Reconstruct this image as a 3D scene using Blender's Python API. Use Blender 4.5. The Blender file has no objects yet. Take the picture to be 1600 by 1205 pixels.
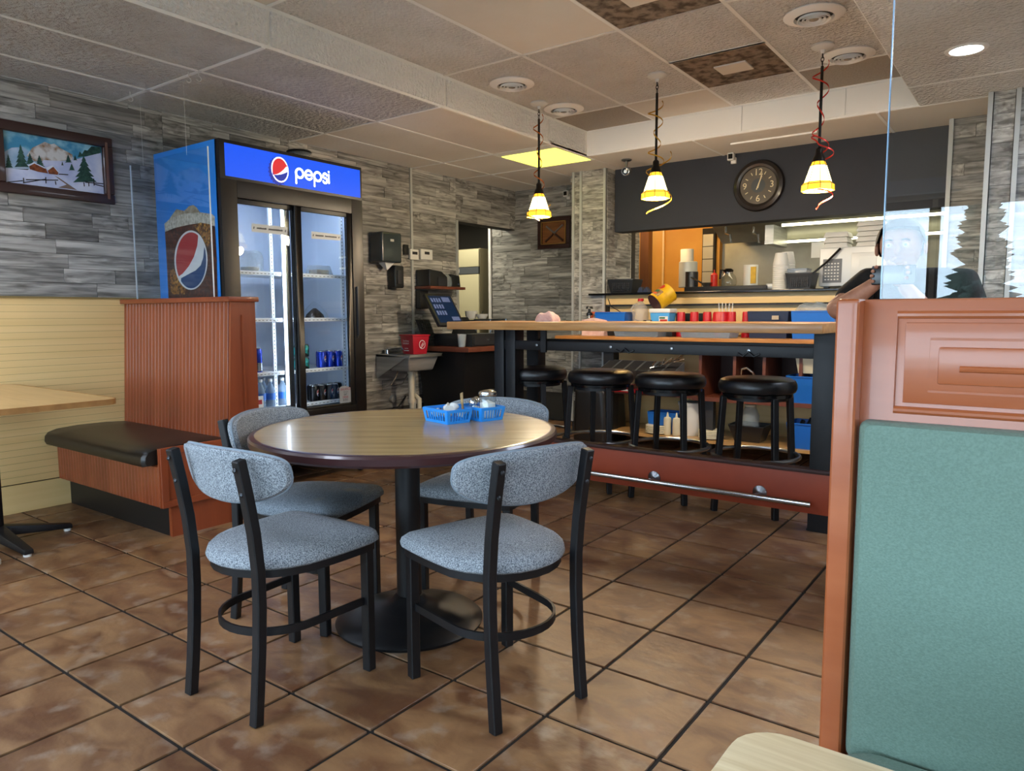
import bpy, bmesh, math, random
from mathutils import Vector, Matrix
random.seed(7)
PI = math.pi
S = bpy.context.scene
COL = S.collection

# ---------------------------------------------------------------- camera
FPX, YAW, PITCH, ROLL, CAMZ = 1133.458, 0.63390, 0.09840, -0.00360, 1.15
def _basis():
    F = Vector((-math.sin(YAW)*math.cos(PITCH), math.cos(YAW)*math.cos(PITCH), -math.sin(PITCH)))
    R = Vector((math.cos(YAW), math.sin(YAW), 0)); U = R.cross(F)
    return (math.cos(ROLL)*R + math.sin(ROLL)*U, -math.sin(ROLL)*R + math.cos(ROLL)*U, F)
CR, CU, CF = _basis()
cam_d = bpy.data.cameras.new('camera'); cam = bpy.data.objects.new('camera', cam_d); COL.objects.link(cam)
cam_d.sensor_width = 36; cam_d.sensor_fit = 'HORIZONTAL'; cam_d.lens = 36*FPX/1600
cam_d.clip_start = 0.02; cam_d.clip_end = 200
mw = Matrix((CR, CU, -CF)).transposed().to_4x4(); mw.translation = (0, 0, CAMZ); cam.matrix_world = mw
S.camera = cam

# ---------------------------------------------------------------- world, exposure, daylight portals
S.view_settings.view_transform = 'Standard'; S.view_settings.look = 'None'
S.view_settings.exposure = 0.06; S.view_settings.gamma = 1.0; S.view_settings.use_curve_mapping = False
S.cycles.use_denoising = True
S.cycles.max_bounces = 8; S.cycles.diffuse_bounces = 4; S.cycles.transparent_max_bounces = 24
S.cycles.sample_clamp_indirect = 6
W = bpy.data.worlds.new('daylight'); S.world = W; W.use_nodes = True
_bg = W.node_tree.nodes['Background']; _bg.inputs[0].default_value = (0.66, 0.83, 1.0, 1); _bg.inputs[1].default_value = 11.0
WIN_Y = -1.6; WIN_Z0, WIN_Z1 = 0.70, 1.72
WINS = [(-4.75, -3.33), (-3.30, -1.90), (-1.87, -0.50), (-0.475, 0.9), (0.93, 2.05)]
for i, (a, b) in enumerate(WINS):
    ld = bpy.data.lights.new('window_portal', 'AREA'); ld.shape = 'RECTANGLE'; ld.size = b-a; ld.size_y = WIN_Z1-WIN_Z0
    ld.cycles.is_portal = True
    lo = bpy.data.objects.new('window_portal', ld); COL.objects.link(lo)
    lo.location = ((a+b)/2, WIN_Y-.02, (WIN_Z0+WIN_Z1)/2); lo.rotation_euler = (PI/2, 0, 0)

# ---------------------------------------------------------------- pixel -> world on a known plane
def ray(px, py): return CF*FPX + CR*(px-800) - CU*(py-602.5)
def at_z(px, py, z): d = ray(px, py); return d*((z-CAMZ)/d.z) + Vector((0, 0, CAMZ))
def at_x(px, py, x): d = ray(px, py); return d*(x/d.x) + Vector((0, 0, CAMZ))
def at_y(px, py, y): d = ray(px, py); return d*(y/d.y) + Vector((0, 0, CAMZ))

# ---------------------------------------------------------------- materials
def lin(c):
    if isinstance(c, str): c = tuple(int(c[i:i+2], 16)/255 for i in (0, 2, 4))
    return tuple(x/12.92 if x <= .04045 else ((x+.055)/1.055)**2.4 for x in c)+(1,)
MATS = {}
def mat(name, col, rough=.5, metal=0, col2=None, scale=8, stretch=(1, 1, 1), detail=4, ramp=(.35, .65), bump=0, bdist=.01, bscale=None,
        bstretch=None, spec=.5, coat=0, orand=0, emit=None, estr=0, trans=0, col3=None, scale3=3, ramp3=(.5, .7), rot=None, sheen=0, rrand=0, distort=0):
    m = bpy.data.materials.new(name); m.use_nodes = True; nt = m.node_tree; N = nt.nodes; L = nt.links
    P = N['Principled BSDF']; c = lin(col)
    P.inputs['Base Color'].default_value = c; P.inputs['Roughness'].default_value = rough; P.inputs['Metallic'].default_value = metal
    P.inputs['Specular IOR Level'].default_value = spec; P.inputs['Coat Weight'].default_value = coat; P.inputs['Coat Roughness'].default_value = .08
    P.inputs['Transmission Weight'].default_value = trans; P.inputs['Sheen Weight'].default_value = sheen
    vec = None
    def coords(st):
        tc = N.new('ShaderNodeTexCoord'); mp = N.new('ShaderNodeMapping'); mp.inputs['Scale'].default_value = st
        if rot: mp.inputs['Rotation'].default_value = rot
        if orand:
            oi = N.new('ShaderNodeObjectInfo'); ad = N.new('ShaderNodeVectorMath'); ad.operation = 'ADD'
            ml = N.new('ShaderNodeMath'); ml.operation = 'MULTIPLY'; ml.inputs[1].default_value = 37.0
            L.new(oi.outputs['Random'], ml.inputs[0]); L.new(tc.outputs['Object'], ad.inputs[0]); L.new(ml.outputs[0], ad.inputs[1])
            L.new(ad.outputs[0], mp.inputs['Vector'])
        else: L.new(tc.outputs['Object'], mp.inputs['Vector'])
        return mp.outputs[0]
    out = None
    if col2 is not None:
        no = N.new('ShaderNodeTexNoise'); no.inputs['Scale'].default_value = scale; no.inputs['Detail'].default_value = detail
        no.inputs['Distortion'].default_value = distort
        L.new(coords(stretch), no.inputs['Vector'])
        r = N.new('ShaderNodeValToRGB'); r.color_ramp.elements[0].position = ramp[0]; r.color_ramp.elements[1].position = ramp[1]
        r.color_ramp.elements[0].color = c; r.color_ramp.elements[1].color = lin(col2)
        L.new(no.outputs['Fac'], r.inputs['Fac']); out = r.outputs['Color']
        if rrand:
            mr = N.new('ShaderNodeMapRange'); mr.inputs[3].default_value = rough-rrand; mr.inputs[4].default_value = rough+rrand
            L.new(no.outputs['Fac'], mr.inputs[0]); L.new(mr.outputs[0], P.inputs['Roughness'])
    if col3 is not None:
        n3 = N.new('ShaderNodeTexNoise'); n3.inputs['Scale'].default_value = scale3; n3.inputs['Detail'].default_value = 5
        L.new(coords((1, 1, 1)), n3.inputs['Vector'])
        r3 = N.new('ShaderNodeMapRange'); r3.inputs[1].default_value = ramp3[0]; r3.inputs[2].default_value = ramp3[1]
        L.new(n3.outputs['Fac'], r3.inputs[0])
        mx = N.new('ShaderNodeMix'); mx.data_type = 'RGBA'; L.new(r3.outputs[0], mx.inputs[0])
        if out: L.new(out, mx.inputs[6])
        else: mx.inputs[6].default_value = c
        mx.inputs[7].default_value = lin(col3); out = mx.outputs[2]
    if orand:
        oi = N.new('ShaderNodeObjectInfo'); mr = N.new('ShaderNodeMapRange'); mr.inputs[3].default_value = 1-orand; mr.inputs[4].default_value = 1+orand
        L.new(oi.outputs['Random'], mr.inputs[0])
        hs = N.new('ShaderNodeHueSaturation'); hs.inputs['Color'].default_value = c; L.new(mr.outputs[0], hs.inputs['Value'])
        if out: L.new(out, hs.inputs['Color'])
        out = hs.outputs[0]
    if out: L.new(out, P.inputs['Base Color'])
    if bump:
        nb = N.new('ShaderNodeTexNoise'); nb.inputs['Scale'].default_value = bscale or scale; nb.inputs['Detail'].default_value = 3
        L.new(coords(bstretch or stretch), nb.inputs['Vector'])
        bp = N.new('ShaderNodeBump'); bp.inputs['Strength'].default_value = bump; bp.inputs['Distance'].default_value = bdist
        L.new(nb.outputs['Fac'], bp.inputs['Height']); L.new(bp.outputs[0], P.inputs['Normal'])
    if emit is not None:
        P.inputs['Emission Color'].default_value = lin(emit); P.inputs['Emission Strength'].default_value = estr
    MATS[name] = m; return m
def glassy(name, tint='ffffff', ior=1.5, rough=0.0, base=0.0):
    """thin clear sheet: what lies behind shows straight through, fresnel mirror on top"""
    m = bpy.data.materials.new(name); m.use_nodes = True; nt = m.node_tree; N = nt.nodes; L = nt.links
    N.remove(N['Principled BSDF']); o = N['Material Output']
    t = N.new('ShaderNodeBsdfTransparent'); t.inputs[0].default_value = lin(tint)
    g = N.new('ShaderNodeBsdfGlossy'); g.inputs['Roughness'].default_value = rough
    ge = N.new('ShaderNodeNewGeometry'); dt = N.new('ShaderNodeVectorMath'); dt.operation = 'DOT_PRODUCT'
    L.new(ge.outputs['Incoming'], dt.inputs[0]); L.new(ge.outputs['Normal'], dt.inputs[1])
    def mth(op, x, v, first=False):
        n = N.new('ShaderNodeMath'); n.operation = op
        if first: n.inputs[0].default_value = v; L.new(x, n.inputs[1])
        else: L.new(x, n.inputs[0]); n.inputs[1].default_value = v
        return n.outputs[0]
    f0 = ((ior-1)/(ior+1))**2                                  # Schlick's curve, the same from both faces
    w = mth('POWER', mth('SUBTRACT', mth('ABSOLUTE', dt.outputs['Value'], 0), 1.0, True), 5.0)
    a = N.new('ShaderNodeMath'); a.operation = 'MULTIPLY_ADD'; L.new(w, a.inputs[0]); a.inputs[1].default_value = 1-f0-base; a.inputs[2].default_value = f0+base
    x = N.new('ShaderNodeMixShader'); L.new(a.outputs[0], x.inputs[0]); L.new(t.outputs[0], x.inputs[1]); L.new(g.outputs[0], x.inputs[2])
    L.new(x.outputs[0], o.inputs[0]); MATS[name] = m; return m
def murky(name, col, alpha=.5, rough=.2):
    """cloudy plastic: part seen through, part diffuse"""
    m = bpy.data.materials.new(name); m.use_nodes = True; nt = m.node_tree; N = nt.nodes; L = nt.links
    P = N['Principled BSDF']; P.inputs['Base Color'].default_value = lin(col); P.inputs['Roughness'].default_value = rough; P.inputs['Alpha'].default_value = alpha
    MATS[name] = m; return m

mat('floor_tile', '62402a', .4, col2='8c6947', scale=5.0, detail=15, ramp=(.35, .65), stretch=(1, 1.7, 1), col3='9b8977', scale3=12, ramp3=(.55, .85), bump=.3, bscale=26, bdist=.005, orand=.12, rrand=.1, distort=.9)
mat('grout', '16110d', .85)
mat('stone', '5f5e5b', .6, col2='b0aea8', scale=3.4, stretch=(.32, .32, .95), detail=9, ramp=(.33, .68), col3='45433f', scale3=2.2, ramp3=(.55, .8), bump=.3, bscale=4, bdist=.006, bstretch=(.5, .5, 1.3), orand=.34, distort=.6)
mat('stone_joint', '2f2e2c', .9)
mat('metal_trim', 'b9bcba', .45, .3)
mat('wall_paint', 'b9b4a8', .8, col2='aaa599', scale=2)
mat('wainscot', 'e6c68a', .4, col2='dfbe80', scale=1.2, stretch=(1, .5, 24), detail=2, ramp=(.3, .75))
mat('wains_line', '85703f', .6)
mat('ceiling_rough', 'e2e0dd', .8, col2='d6d3ce', scale=3, bump=1.0, bscale=42, bdist=.05)
mat('ceiling_smooth', 'dfd9d0', .8, col2='d6cec2', scale=1.5, bump=.12, bscale=40)
mat('ceiling_dusty', '85786a', .9, col2='473b2e', scale=16, detail=10, ramp=(.42, .62), bump=.5, bscale=60)
mat('ceiling_grey', 'a39d94', .85, col2='938d84', scale=90, bump=.4, bscale=90)
mat('ceiling_left_grey', 'c9c6c2', .8, col2='bdb9b4', scale=3, bump=1.0, bscale=38, bdist=.05)  # greyer board colour for the lower left ceiling panels
mat('ceiling_white', 'f4f3f0', .6, bump=.03, bscale=6)
mat('grid_white', 'efeeea', .5)
mat('beam_rough', 'f0f0ef', .75, bump=1.0, bscale=50, bdist=.05)
mat('dark_wall', '2a2e37', .7, col2='242831', scale=2)
mat('orange_wood', '8e4322', .36, col2='7b3618', scale=2, stretch=(6, 6, .7), ramp=(.35, .7), bump=.06, bscale=8, coat=.25)
mat('coral_wood', 'b06239', .33, col2='a5572f', scale=3, stretch=(1, 5, 5), bump=.05, coat=.3)
mat('red_board', 'a3431f', .5, col2='93391a', scale=3)
mat('black_vinyl', '16130f', .38, bump=.06, bscale=120, spec=.6)
mat('stool_vinyl', '0e1013', .33, bump=.04, bscale=160, spec=.6)
mat('black_metal', '0b0c0f', .48, 0, col2='121317', scale=9, spec=.45)
mat('black_paint', '0d0e11', .45)
mat('black_gloss', '08090b', .18)
mat('charcoal', '25262a', .5)
mat('fabric', '555d66', .9, col2='a9b1b8', scale=280, detail=2, ramp=(.35, .64), bump=.3, bscale=380, sheen=.05)
mat('fabric_worn', '4a545d', .8, col2='7f8b95', scale=300, detail=2, ramp=(.36, .64), bump=.2, bscale=380, col3='857e6a', scale3=7, ramp3=(.62, .8))
mat('piping', '7d8a96', .8)
mat('table_laminate', '9c8255', .26, col2='bda370', scale=2.6, stretch=(.8, 10, 1), detail=6, ramp=(.28, .72), coat=.25, distort=.3)
mat('table_edge', '3b2022', .3, coat=.4)
mat('pale_laminate', 'd0bd92', .5, col2='e6d8b4', scale=4, stretch=(1.2, 26, 1), detail=6, ramp=(.3, .66), spec=.3)
mat('tan_laminate', 'c49d66', .28, col2='b48b53', scale=2, stretch=(1.5, 12, 1), detail=5, coat=.4)
mat('tan_edge', 'a07440', .5, col2='8b6132', scale=20)
mat('butcher_block', 'b77f45', .35, col2='cf9a5c', scale=3, stretch=(1.5, 14, 14), detail=5, ramp=(.3, .7), coat=.3)
mat('butcher_dark', 'a06a33', .4, col2='b98348', scale=3, stretch=(1.5, 14, 14))
mat('teal_vinyl', '637e71', .62, col2='6e8a7d', scale=260, stretch=(1, 1, 1), bump=.18, bscale=330, sheen=.1)
mat('chrome', 'c8ccd0', .16, 1.0)
mat('bolt_dark', '3a3d41', .35, .8)
mat('dull_chrome', '8d9094', .3, 1.0)
mat('steel', 'b5b7b6', .34, .55, col2='9d9f9e', scale=3, stretch=(1, 1, 12))
mat('kitchen_steel', 'a9a99c', .42, .25, col2='8f8f84', scale=2.5)
mat('cooler_blue', '1c80e2', .32, col2='2c8eec', scale=1.5, coat=.2)
mat('cooler_black', '14110f', .42)
mat('cooler_liner', 'd4e0f2', .5)
mat('cooler_shelf', 'dfe6ee', .4)
mat('sign_blue', '05308f', .3, emit='0754ee', estr=.95)
mat('sign_white', 'ffffff', .4, emit='eef6ff', estr=1.1)
mat('sign_red', 'c01f2a', .4, emit='c01f2a', estr=.8)
mat('sign_navy', '0a2aa0', .4, emit='0a2aa0', estr=.6)
mat('led', 'ffffff', .4, emit='dcebff', estr=20)
mat('print_cola', '38150b', .35, col2='6d3512', scale=38, ramp=(.45, .75), col3='1c0a06', scale3=14)
mat('print_amber', '9a6420', .35, col2='3b1a0c', scale=55, ramp=(.4, .6), col3='d6a94a', scale3=60, ramp3=(.55, .7))
mat('print_foam', 'cfc9bd', .4, col2='9f988b', scale=60)
mat('print_ice', 'b3a793', .4, col2='8a7a63', scale=30)
mat('print_red', 'a8282c', .35); mat('print_white', 'd5d9de', .35); mat('print_navy', '1d4272', .35)
mat('paper', 'dfe2e0', .8); mat('ink', '2a2c30', .8); mat('ink_red', 'b0323c', .7)
mat('can_blue', '1338b4', .25, .5); mat('can_black', '14161c', .25, .4); mat('can_teal', '1b8f8c', .3, .4, col2='0c1416', scale=25, ramp=(.45, .55)); mat('can_silver', 'b4bac2', .25, .9)
mat('water', '9fc3e0', .1); mat('label_blue', '2f6fc8', .4)
mat('cake', 'b49a6c', .8, col2='6b4a2c', scale=30)
mat('dark_plastic', '1c1e20', .35); mat('grey_plastic', '55595d', .4); mat('dispenser', '2f383b', .25, coat=.3)
mat('white_plastic', 'd9d9d4', .4); mat('cream_plastic', 'd6cfb4', .45)
mat('bucket_red', 'a5182a', .35); mat('cup_red', 'b3121f', .35)
mat('basket_blue', '2790ea', .35); mat('tub_blue', '1263bf', .4); mat('tub_navy', '17233f', .4)
mat('brown_shelf', '5d3020', .45, col2='6d3b28', scale=3, stretch=(1, 6, 1)); mat('brown_dark', '3a1f19', .55)
mat('screen', '101a2a', .12, emit='1d3558', estr=.35); mat('screen_light', '56648e', .2, emit='56648e', estr=.25)
mat('picture_frame', '2e1512', .38, coat=.3); mat('frame_lip', '6b4a3e', .4)
mat('gold', 'b08d4c', .35, .7)
mat('pt_sky', '3d8ab0', .7, col2='8fc3d4', scale=9, ramp=(.42, .58)); mat('pt_rock', '8a6a4c', .8, col2='c9c8c6', scale=14, ramp=(.4, .55)); mat('pt_snow', 'a9b4d8', .7, col2='d3d8ea', scale=9)
mat('pt_white', 'd4dbe8', .7); mat('pt_tree', '17342f', .8, col2='2c5346', scale=60); mat('pt_wood', '8b4a25', .8, col2='5a2c17', scale=40); mat('pt_dark', '231c20', .8); mat('pt_far', '7aa0c0', .8, col2='b0c4d8', scale=12); mat('pt_brown', '7a675c', .8)
mat('clock_face', '5d564c', .6, col2='4f493f', scale=8); mat('clock_hub', '43484a', .6); mat('clock_rim', '17110f', .35, coat=.3); mat('clock_ink', 'dccfa6', .5)
mat('shade_glass', 'fff0c0', .35, emit='ffe9a8', estr=4.5); mat('shade_amber', 'e8b020', .35, emit='f0b830', estr=1.6); mat('lead', '3a2d14', .5, .4)
mat('bulb', 'ffffff', .4, emit='fff0cf', estr=16); mat('bronze', '1a1613', .4, .5)
mat('ribbon_gold', 'b98a1e', .3, .5); mat('ribbon_red', 'c42a1c', .3, .4); mat('ribbon_orange', 'b8621c', .3, .5)
mat('troffer_lens', 'f4ee9a', .4, emit='f2ec58', estr=2.4)
mat('downlight', 'ffffff', .4, emit='f2fbff', estr=30)
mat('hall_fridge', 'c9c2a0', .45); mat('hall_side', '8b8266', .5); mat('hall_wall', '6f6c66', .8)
mat('orange_wall', 'd29a38', .55, col2='c68b2c', scale=2); mat('door_brown', '4f311c', .5, col2='5f3e25', scale=3, stretch=(5, 5, .6))
mat('white_tile', 'b9b7aa', .3); mat('tube_light', 'ffffff', .4, emit='fff6c8', estr=5)
mat('foam_white', 'cfcfca', .6); mat('microwave', 'b5b8b8', .4, .3); mat('kraft', 'a39886', .7)
mat('ketchup', 'c22818', .35); mat('label_yellow', 'd6a916', .45, col2='c2960f', scale=20); mat('label_green', '1e5a35', .5); mat('label_red', 'b02a1c', .5); mat('can_inside', '37100e', .5)
mat('tub_white', 'd3d4d2', .4); mat('tub_sky', '4a9ddb', .4); mat('pink_cloth', 'd6b7b0', .9, col2='c9a49c', scale=30, bump=.4, bscale=60)
mat('orange_plastic', 'd0521c', .4); mat('coffee', '120a07', .2)
mat('skin', 'b98467', .5, col2='a9735a', scale=30, spec=.4); mat('shirt', '15120f', .9, bump=.3, bscale=40); mat('hair', '1c130f', .6); mat('denim', '232a38', .9); mat('lip', '9a5a50', .5); mat('eye_white', 'dcdad4', .3); mat('iris', '2a1c14', .3)
mat('mat_rubber', '17181b', .8); mat('shoe', '5a5a5c', .7); mat('pvc', 'c9c2ae', .45)
mat('bark', '3a2c22', .9); mat('needles', '3a4a42', .9, col2='4c5f54', scale=8); mat('outside', 'a9a8a2', .9); mat('valance', 'b9bcc0', .8)
glassy('clear_glass', 'fcfefe', 1.45); glassy('acrylic', 'fbfdfd', 1.5, base=.015); glassy('jar_glass', 'f4f8f8', 1.5, base=.03); glassy('plexi', 'fafcfd', 1.5, base=.02)
mat('acrylic_edge', 'dfeaf2', .3); mat('plexi_edge', '9cc3ea', .2, spec=.8)
murky('clear_tub', '8a98a8', .45); murky('clear_jug', 'c9c0b8', .4); murky('bottle_plastic', 'a8c6e2', .4, .1); murky('clear_plastic', 'b0bcc2', .35, .15)

# ---------------------------------------------------------------- mesh builder
class M:
    def __init__(s): s.v = []; s.f = []
    def add(s, vs, fs):
        o = len(s.v); s.v += [Vector(v) for v in vs]; s.f += [tuple(i+o for i in f) for f in fs]; return s
    def box(s, x0, x1, y0, y1, z0, z1):
        if x0 > x1: x0, x1 = x1, x0
        if y0 > y1: y0, y1 = y1, y0
        if z0 > z1: z0, z1 = z1, z0
        return s.add([(x0,y0,z0),(x1,y0,z0),(x1,y1,z0),(x0,y1,z0),(x0,y0,z1),(x1,y0,z1),(x1,y1,z1),(x0,y1,z1)],
                     [(0,3,2,1),(4,5,6,7),(0,1,5,4),(1,2,6,5),(2,3,7,6),(3,0,4,7)])
    def hexa(s, b, t):
        """eight corners: four below, four above, both counter-clockwise"""
        return s.add(list(b)+list(t), [(0,3,2,1),(4,5,6,7),(0,1,5,4),(1,2,6,5),(2,3,7,6),(3,0,4,7)])
    def lathe(s, prof, n=24, c=(0,0,0), ax=None, cap=True):
        c = Vector(c); Q = Vector((0,0,1)).rotation_difference(Vector(ax)).to_matrix() if ax is not None else Matrix.Identity(3)
        vs = []; fs = []
        for r, z in prof:
            for k in range(n):
                a = 2*PI*k/n; vs.append(c + Q @ Vector((r*math.cos(a), r*math.sin(a), z)))
        for i in range(len(prof)-1):
            for k in range(n):
                k2 = (k+1) % n; fs.append((i*n+k, i*n+k2, (i+1)*n+k2, (i+1)*n+k))
        if cap and prof[0][0] > 1e-6: fs.append(tuple(reversed(range(n))))
        if cap and prof[-1][0] > 1e-6: fs.append(tuple((len(prof)-1)*n+k for k in range(n)))
        return s.add(vs, fs)
    def cyl(s, p0, p1, r0, r1=None, n=16):
        p0 = Vector(p0); p1 = Vector(p1); r1 = r0 if r1 is None else r1
        return s.lathe([(r0, 0), (r1, (p1-p0).length)], n, p0, (p1-p0).normalized())
    def sweep(s, pts, sec, up=(0,0,1), closed=False, caps=True):
        """sweep a closed 2d section along a polyline; section x goes sideways, y along up"""
        pts = [Vector(p) for p in pts]; n = len(pts); m = len(sec); vs = []; up = Vector(up)
        for i, p in enumerate(pts):
            a = pts[(i-1) % n] if (closed or i > 0) else p; b = pts[(i+1) % n] if (closed or i < n-1) else p
            t = (b-a).normalized(); sd = t.cross(up)
            if sd.length < 1e-5: sd = t.cross(Vector((1, 0, 0)))
            sd.normalize(); u = sd.cross(t)
            for x, y in sec: vs.append(p + sd*x + u*y)
        fs = []
        for i in range(n if closed else n-1):
            j = (i+1) % n
            for k in range(m):
                k2 = (k+1) % m; fs.append((i*m+k, j*m+k, j*m+k2, i*m+k2))
        if caps and not closed: fs.append(tuple(range(m))); fs.append(tuple((n-1)*m+k for k in reversed(range(m))))
        return s.add(vs, fs)
    def tube(s, pts, r, n=8, closed=False, up=(0, 0, 1)):
        return s.sweep(pts, [(r*math.cos(2*PI*k/n), r*math.sin(2*PI*k/n)) for k in range(n)], up, closed)
    def bar(s, pts, w, h, up=(0, 0, 1), closed=False):
        return s.sweep(pts, [(-w/2,-h/2),(w/2,-h/2),(w/2,h/2),(-w/2,h/2)], up, closed)
    def poly(s, pts): return s.add(pts, [tuple(range(len(pts)))])
    def prism(s, pts, d):
        """extrude a 3d polygon by the vector d"""
        n = len(pts); d = Vector(d); a = [Vector(p) for p in pts]
        return s.add(a+[p+d for p in a], [tuple(reversed(range(n))), tuple(range(n, 2*n))]+[(k, (k+1) % n, n+(k+1) % n, n+k) for k in range(n)])
    def pad(s, outline, rings, fn):
        """rings (scale, h): closed cushion from an outline; fn(u,v,h) -> point"""
        n = len(outline); cu = sum(p[0] for p in outline)/n; cv = sum(p[1] for p in outline)/n; vs = []; fs = []
        for sc, h in rings:
            for u, v in outline: vs.append(fn(cu+(u-cu)*sc, cv+(v-cv)*sc, h))
        for i in range(len(rings)-1):
            for k in range(n): fs.append((i*n+k, i*n+(k+1) % n, (i+1)*n+(k+1) % n, (i+1)*n+k))
        o = len(vs); vs.append(fn(cu, cv, rings[0][1])); vs.append(fn(cu, cv, rings[-1][1]))
        for k in range(n): fs.append((o, (k+1) % n, k)); fs.append((o+1, (len(rings)-1)*n+k, (len(rings)-1)*n+(k+1) % n))
        return s.add(vs, fs)
    def build(s, name, m, parent=None, bev=0, seg=2, smooth=True, loc=None, rz=0, flip=False):
        off = Vector((0, 0, 0))
        if parent is not None and parent in WORLD: off = WORLD[parent]
        elif parent is None and loc is None:
            xs = [v.x for v in s.v]; ys = [v.y for v in s.v]; zs = [v.z for v in s.v]
            off = Vector(((min(xs)+max(xs))/2, (min(ys)+max(ys))/2, min(zs)))
        me = bpy.data.meshes.new(name); bm = bmesh.new(); vv = [bm.verts.new(v-off) for v in s.v]
        for f in s.f:
            try: bm.faces.new([vv[i] for i in f])
            except ValueError: pass
        bmesh.ops.remove_doubles(bm, verts=bm.verts, dist=1e-6)
        bmesh.ops.recalc_face_normals(bm, faces=bm.faces)
        if bev:
            es = [e for e in bm.edges if len(e.link_faces) == 2 and e.calc_face_angle(0) > .6]
            bmesh.ops.bevel(bm, geom=es, offset=bev, segments=seg, profile=.6, affect='EDGES', clamp_overlap=True)
        bm.to_mesh(me); bm.free()
        if smooth:
            me.polygons.foreach_set('use_smooth', [True]*len(me.polygons)); me.set_sharp_from_angle(angle=.6)
        me.materials.append(MATS[m] if isinstance(m, str) else m)
        o = bpy.data.objects.new(name, me); COL.objects.link(o)
        if parent is not None:
            o.parent = parent
            if parent in WORLD: WORLD[o] = off
        elif loc is None: o.location = off; WORLD[o] = off
        else: o.location = loc; o.rotation_euler = (0, 0, rz)
        return o
WORLD = {}
ORD = ['first', 'second', 'third', 'fourth', 'fifth', 'sixth', 'seventh', 'eighth', 'ninth', 'tenth', 'eleventh', 'twelfth']
def tag(o, label, cat, group=None, kind=None):
    o['label'] = label; o['category'] = cat
    if group: o['group'] = group
    if kind: o['kind'] = kind
    return o
def thing(name, label, cat, loc=(0, 0, 0), rz=0, group=None, world=False):
    o = bpy.data.objects.new(name, None); o.empty_display_size = .05; COL.objects.link(o); o.location = loc; o.rotation_euler = (0, 0, rz)
    if world: WORLD[o] = Vector(loc)
    return tag(o, label, cat, group)
def struct(o): o['kind'] = 'structure'; return o
def copy_tree(o, parent=None):
    c = o.copy(); COL.objects.link(c); c.parent = parent
    for ch in list(o.children): copy_tree(ch, c)
    return c
def place(o, loc, rz=0, label=None, group=None):
    o.location = loc; o.rotation_euler = (0, 0, rz)
    if label: o['label'] = label
    if group: o['group'] = group
    return o
def share(name, mesh, parent, loc, scale=(1, 1, 1), rot=(0, 0, 0)):
    """another piece that uses an existing mesh"""
    o = bpy.data.objects.new(name, mesh); COL.objects.link(o); o.parent = parent
    l = Vector(loc)
    if parent in WORLD: l = l - WORLD[parent]
    o.location = l; o.scale = scale; o.rotation_euler = rot; return o
def text_mesh(body, size, fn, thick=0.0):
    """letters as a mesh; fn maps flat (x, y) to a point"""
    cu = bpy.data.curves.new('lettering', 'FONT'); cu.body = body; cu.size = size; cu.align_x = 'CENTER'; cu.align_y = 'CENTER'
    cu.resolution_u = 3
    o = bpy.data.objects.new('lettering', cu); COL.objects.link(o)
    dg = bpy.context.evaluated_depsgraph_get(); me = bpy.data.meshes.new_from_object(o.evaluated_get(dg))
    b = M(); b.add([fn(v.co.x, v.co.y) for v in me.vertices], [tuple(p.vertices) for p in me.polygons])
    bpy.data.objects.remove(o); bpy.data.curves.remove(cu); bpy.data.meshes.remove(me); return b
def strokes(b, lines, w, fn):
    """flat pen strokes with round ends"""
    for ln in lines:
        for (x0, y0), (x1, y1) in zip(ln, ln[1:]):
            d = math.hypot(x1-x0, y1-y0) or 1e-9; nx, ny = -(y1-y0)/d*w/2, (x1-x0)/d*w/2
            b.poly([fn(x0+nx, y0+ny), fn(x0-nx, y0-ny), fn(x1-nx, y1-ny), fn(x1+nx, y1+ny)])
        for (x, y) in ln:
            b.poly([fn(x+w/2*math.cos(2*PI*k/10), y+w/2*math.sin(2*PI*k/10)) for k in range(10)])
    return b
def arc(cx, cy, r, a0, a1, n=14, ry=None):
    return [(cx+r*math.cos(math.radians(a0+(a1-a0)*i/n)), cy+(ry or r)*math.sin(math.radians(a0+(a1-a0)*i/n))) for i in range(n+1)]
def wrap(b, cols, fn, n=10):
    """flat shape as columns (u, low, high) laid over a curved surface"""
    for (u0, a0, b0), (u1, a1, b1) in zip(cols, cols[1:]): b.poly([fn(u0, a0), fn(u1, a1), fn(u1, b1), fn(u0, b0)])
    return b
def rrect(x0, x1, y0, y1, r, n=6):
    p = []
    for cx, cy, a in ((x1-r, y1-r, 0), (x0+r, y1-r, 90), (x0+r, y0+r, 180), (x1-r, y0+r, 270)):
        p += [(cx+r*math.cos(math.radians(a+90*i/n)), cy+r*math.sin(math.radians(a+90*i/n))) for i in range(n+1)]
    return p
# ================================================================ THE SETTING
LX = -4.80; CZ = 2.49; RZ = 2.70; BX = -3.26; BY = 5.53; RX = -0.75; FARY = 6.60; DY = 6.19
TS = 0.35005; TX0, TY0 = -1.0994, 1.6530
floor = struct(M().box(-7.0, 2.2, -1.7, 9.2, -.06, -.006).build('floor', 'grout', smooth=False))
tile_b = M(); g = .0064
tile_b.box(g, TS-g, g, TS-g, -.012, 0)
t0 = tile_b.build('tile', 'floor_tile', loc=(0, 0, 0), bev=.0012, seg=1); t0.parent = floor
tm = t0.data; first = True; tiles = []
for i in range(-11, 9):
    for j in range(-6, 15):
        x, y = TX0+i*TS, TY0+j*TS
        if x < -4.95 or x > 1.8 or y > 6.5 or y < -.3: continue
        tiles.append((x, y))
tiles.sort(key=lambda t: abs(t[0]+1.6)*.6+abs(t[1]-2.2)*.5)
for k, (x, y) in enumerate(tiles[:300]):
    l = (x, y, random.uniform(-.0006, .0006))
    if k == 0: t0.location = Vector(l)-WORLD[floor]
    else: share('tile', tm, floor, l)
rest = M()
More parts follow.
